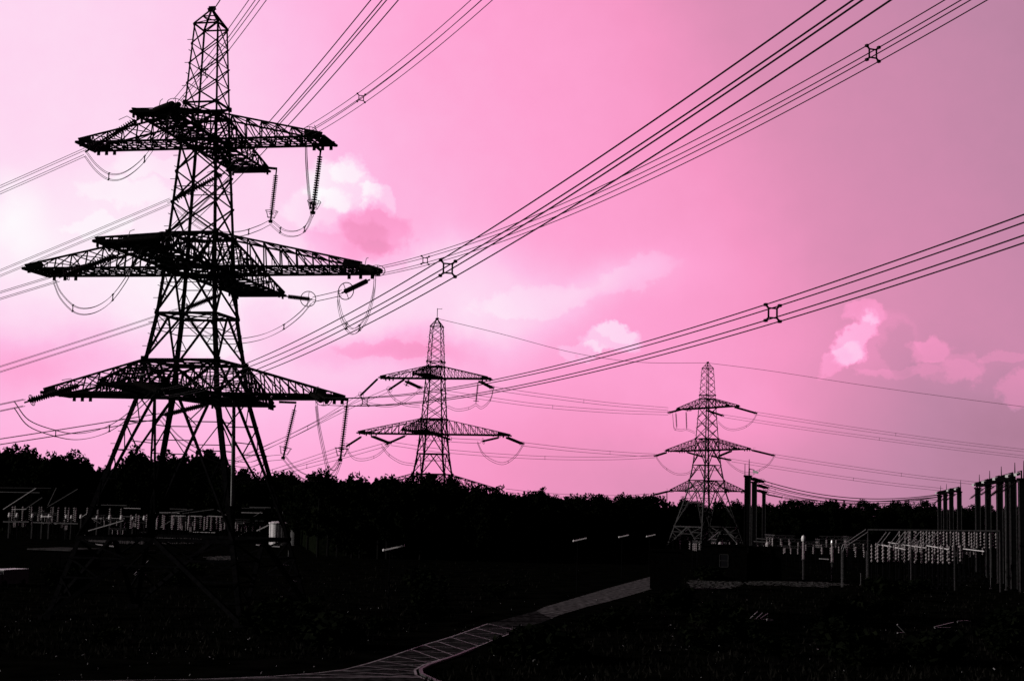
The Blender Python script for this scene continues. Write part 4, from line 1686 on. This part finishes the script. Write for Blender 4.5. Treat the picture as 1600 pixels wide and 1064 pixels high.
# low frames filling the yards
fm = MB()
fm.prism((-.3, 0, 0), (-.3, 0, 4.6), .14)
fm.prism((.3, 0, 0), (.3, 0, 4.6), .14)
fm.prism((-.25, 0, 1.6), (.25, 0, 1.6), .09)
fm.prism((-.25, 0, 3.0), (.25, 0, 3.0), .09)
fm.prism((-.25, 0, 1.6), (.25, 0, 3.0), .07)
FRM = fm.mesh('leg')
FRM.materials.append(M['steel'])
fm = MB()
for z in (4.5, 4.95):
    fm.prism((-2.6, -.02, z), (2.6, -.02, z), .1)
for k in range(8):
    fm.prism((-2.4 + k * .6, -.02, 4.5 if k % 2 else 4.95), (-1.8 + k * .6, -.02, 4.95 if k % 2 else 4.5), .06)
FRB = fm.mesh('lattice_beam')
FRB.materials.append(M['dull'])
fm = MB()
fm.lathe([(.05, 3.2)] + [v for k in range(4) for v in ((.05, 3.25 + k * .3), (.16, 3.33 + k * .3), (.15, 3.4 + k * .3), (.05, 3.44 + k * .3))] + [(.05, 4.5)], 8)
FRI = fm.mesh('hanging_insulator')
FRI.materials.append(M['porc'])
rnd = random.Random(31)
for x0, x1, y0, y1, n, lb, gr in ((1075, 1340, 256, 330, 22, 'low dark steel frame with small hanging insulators in the middle yard', 'low frames of the middle yard'),
                                  (20, 410, 335, 415, 26, 'low dark steel frame with small hanging insulators in the left switchyard', 'low frames of the left switchyard'),
                                  (1345, 1540, 285, 330, 10, 'low dark steel frame behind the right-hand rows of post insulators', 'low frames of the right switchyard')):
    for k in range(n):
        p = at(rnd.uniform(x0, x1), 850, rnd.uniform(y0, y1))
        c = thing('equipment_frame', lb, 'steel frame', (p.x, p.y, 0), rnd.choice([0, 0, 1.57, .3]) + rnd.gauss(0, .05), gr)
        sc_ = rnd.uniform(.75, 1.25)
        c.scale = (sc_, 1, sc_)
        for x in (-2.2, 2.2):
            link('leg', FRM, c).location = (x, 0, 0)
        link('lattice_beam', FRB, c)
        for x in (-1.5, 0, 1.5):
            h_ = link('hanging_insulator', FRI, c)
            h_.location = (x, 0, 0)
# tiny pale stones added for the glints in the field
st_ = MB()
for k in range(300):
    px_, py_ = rnd.uniform(0, 1600), 1064 - 175 * abs(rnd.gauss(0, .55)) ** .8
    if py_ < 885:
        continue
    p = gnd(px_, py_)
    r_ = rnd.uniform(.02, .065) * (1 if rnd.random() < .9 else 1.8)
    st_.prism(p + Vector((0, 0, .1)), p + Vector((rnd.gauss(0, r_), rnd.gauss(0, r_), .1 + rnd.uniform(.01, .12))), r_, r_ * .6)
tag(st_.build('glint_flecks', 'galv'), 'tiny pale stones added as glints across the dark field', 'flecks', kind='stuff')

gr = MB()
rnd = random.Random(77)
for k in range(15000):
    px_, py_ = rnd.uniform(-10, 1610), rnd.uniform(880, 1066)
    p = gnd(px_, py_)
    if (py_ - (1064 - (px_ - 560) * .36)) > -46 and (py_ - (1064 - (px_ - 560) * .36)) < 30 and 250 < px_ < 1030:
        continue
    if px_ < 640 and py_ > 1030:
        continue
    h = rnd.uniform(.15, .5)
    w = rnd.uniform(.03, .12)
    a = rnd.uniform(0, 6.28)
    lean = Vector((rnd.gauss(0, .35), rnd.gauss(0, .35), 0)) * h
    d = Vector((math.cos(a), math.sin(a), 0)) * w
    gr.poly([p - d, p + d, p + d * .15 + lean + Vector((0, 0, h))])
tag(gr.build('rough_grass', 'grass'), 'rough dark grass over the field on both sides of the road', 'grass', kind='stuff')
# a tangle of short pipes in the left switchyard
for k in range(34):
    Y = rnd.uniform(340, 405)
    x, y = rnd.uniform(15, 415), rnd.choice([rnd.uniform(793, 815), rnd.uniform(815, 850)])
    P = at(x, y, Y)
    if P.z < .6:
        continue
    L_ = rnd.uniform(1.5, 6)
    t = rnd.choice([0, 0, .05, .6, -.5])
    d = Vector((L_ * math.cos(t), rnd.uniform(-1, 1), L_ * math.sin(t)))
    b = MB()
    b.tube([(0, 0, 0), d], rnd.uniform(.05, .11), 6)
    o = b.build('pipe', 'white' if rnd.random() < .35 else 'galv')
    o.location = P
    tag(o, 'short pale pipe in the tangle of the left switchyard', 'pipe', 'short pipes in the left switchyard')
    for e in (.1, .9):
        b = MB()
        v = d * e
        b.prism(v - Vector((0, 0, .06)), Vector((v.x, v.y, -P.z)), .08)
        b.build('support', 'steel', o)
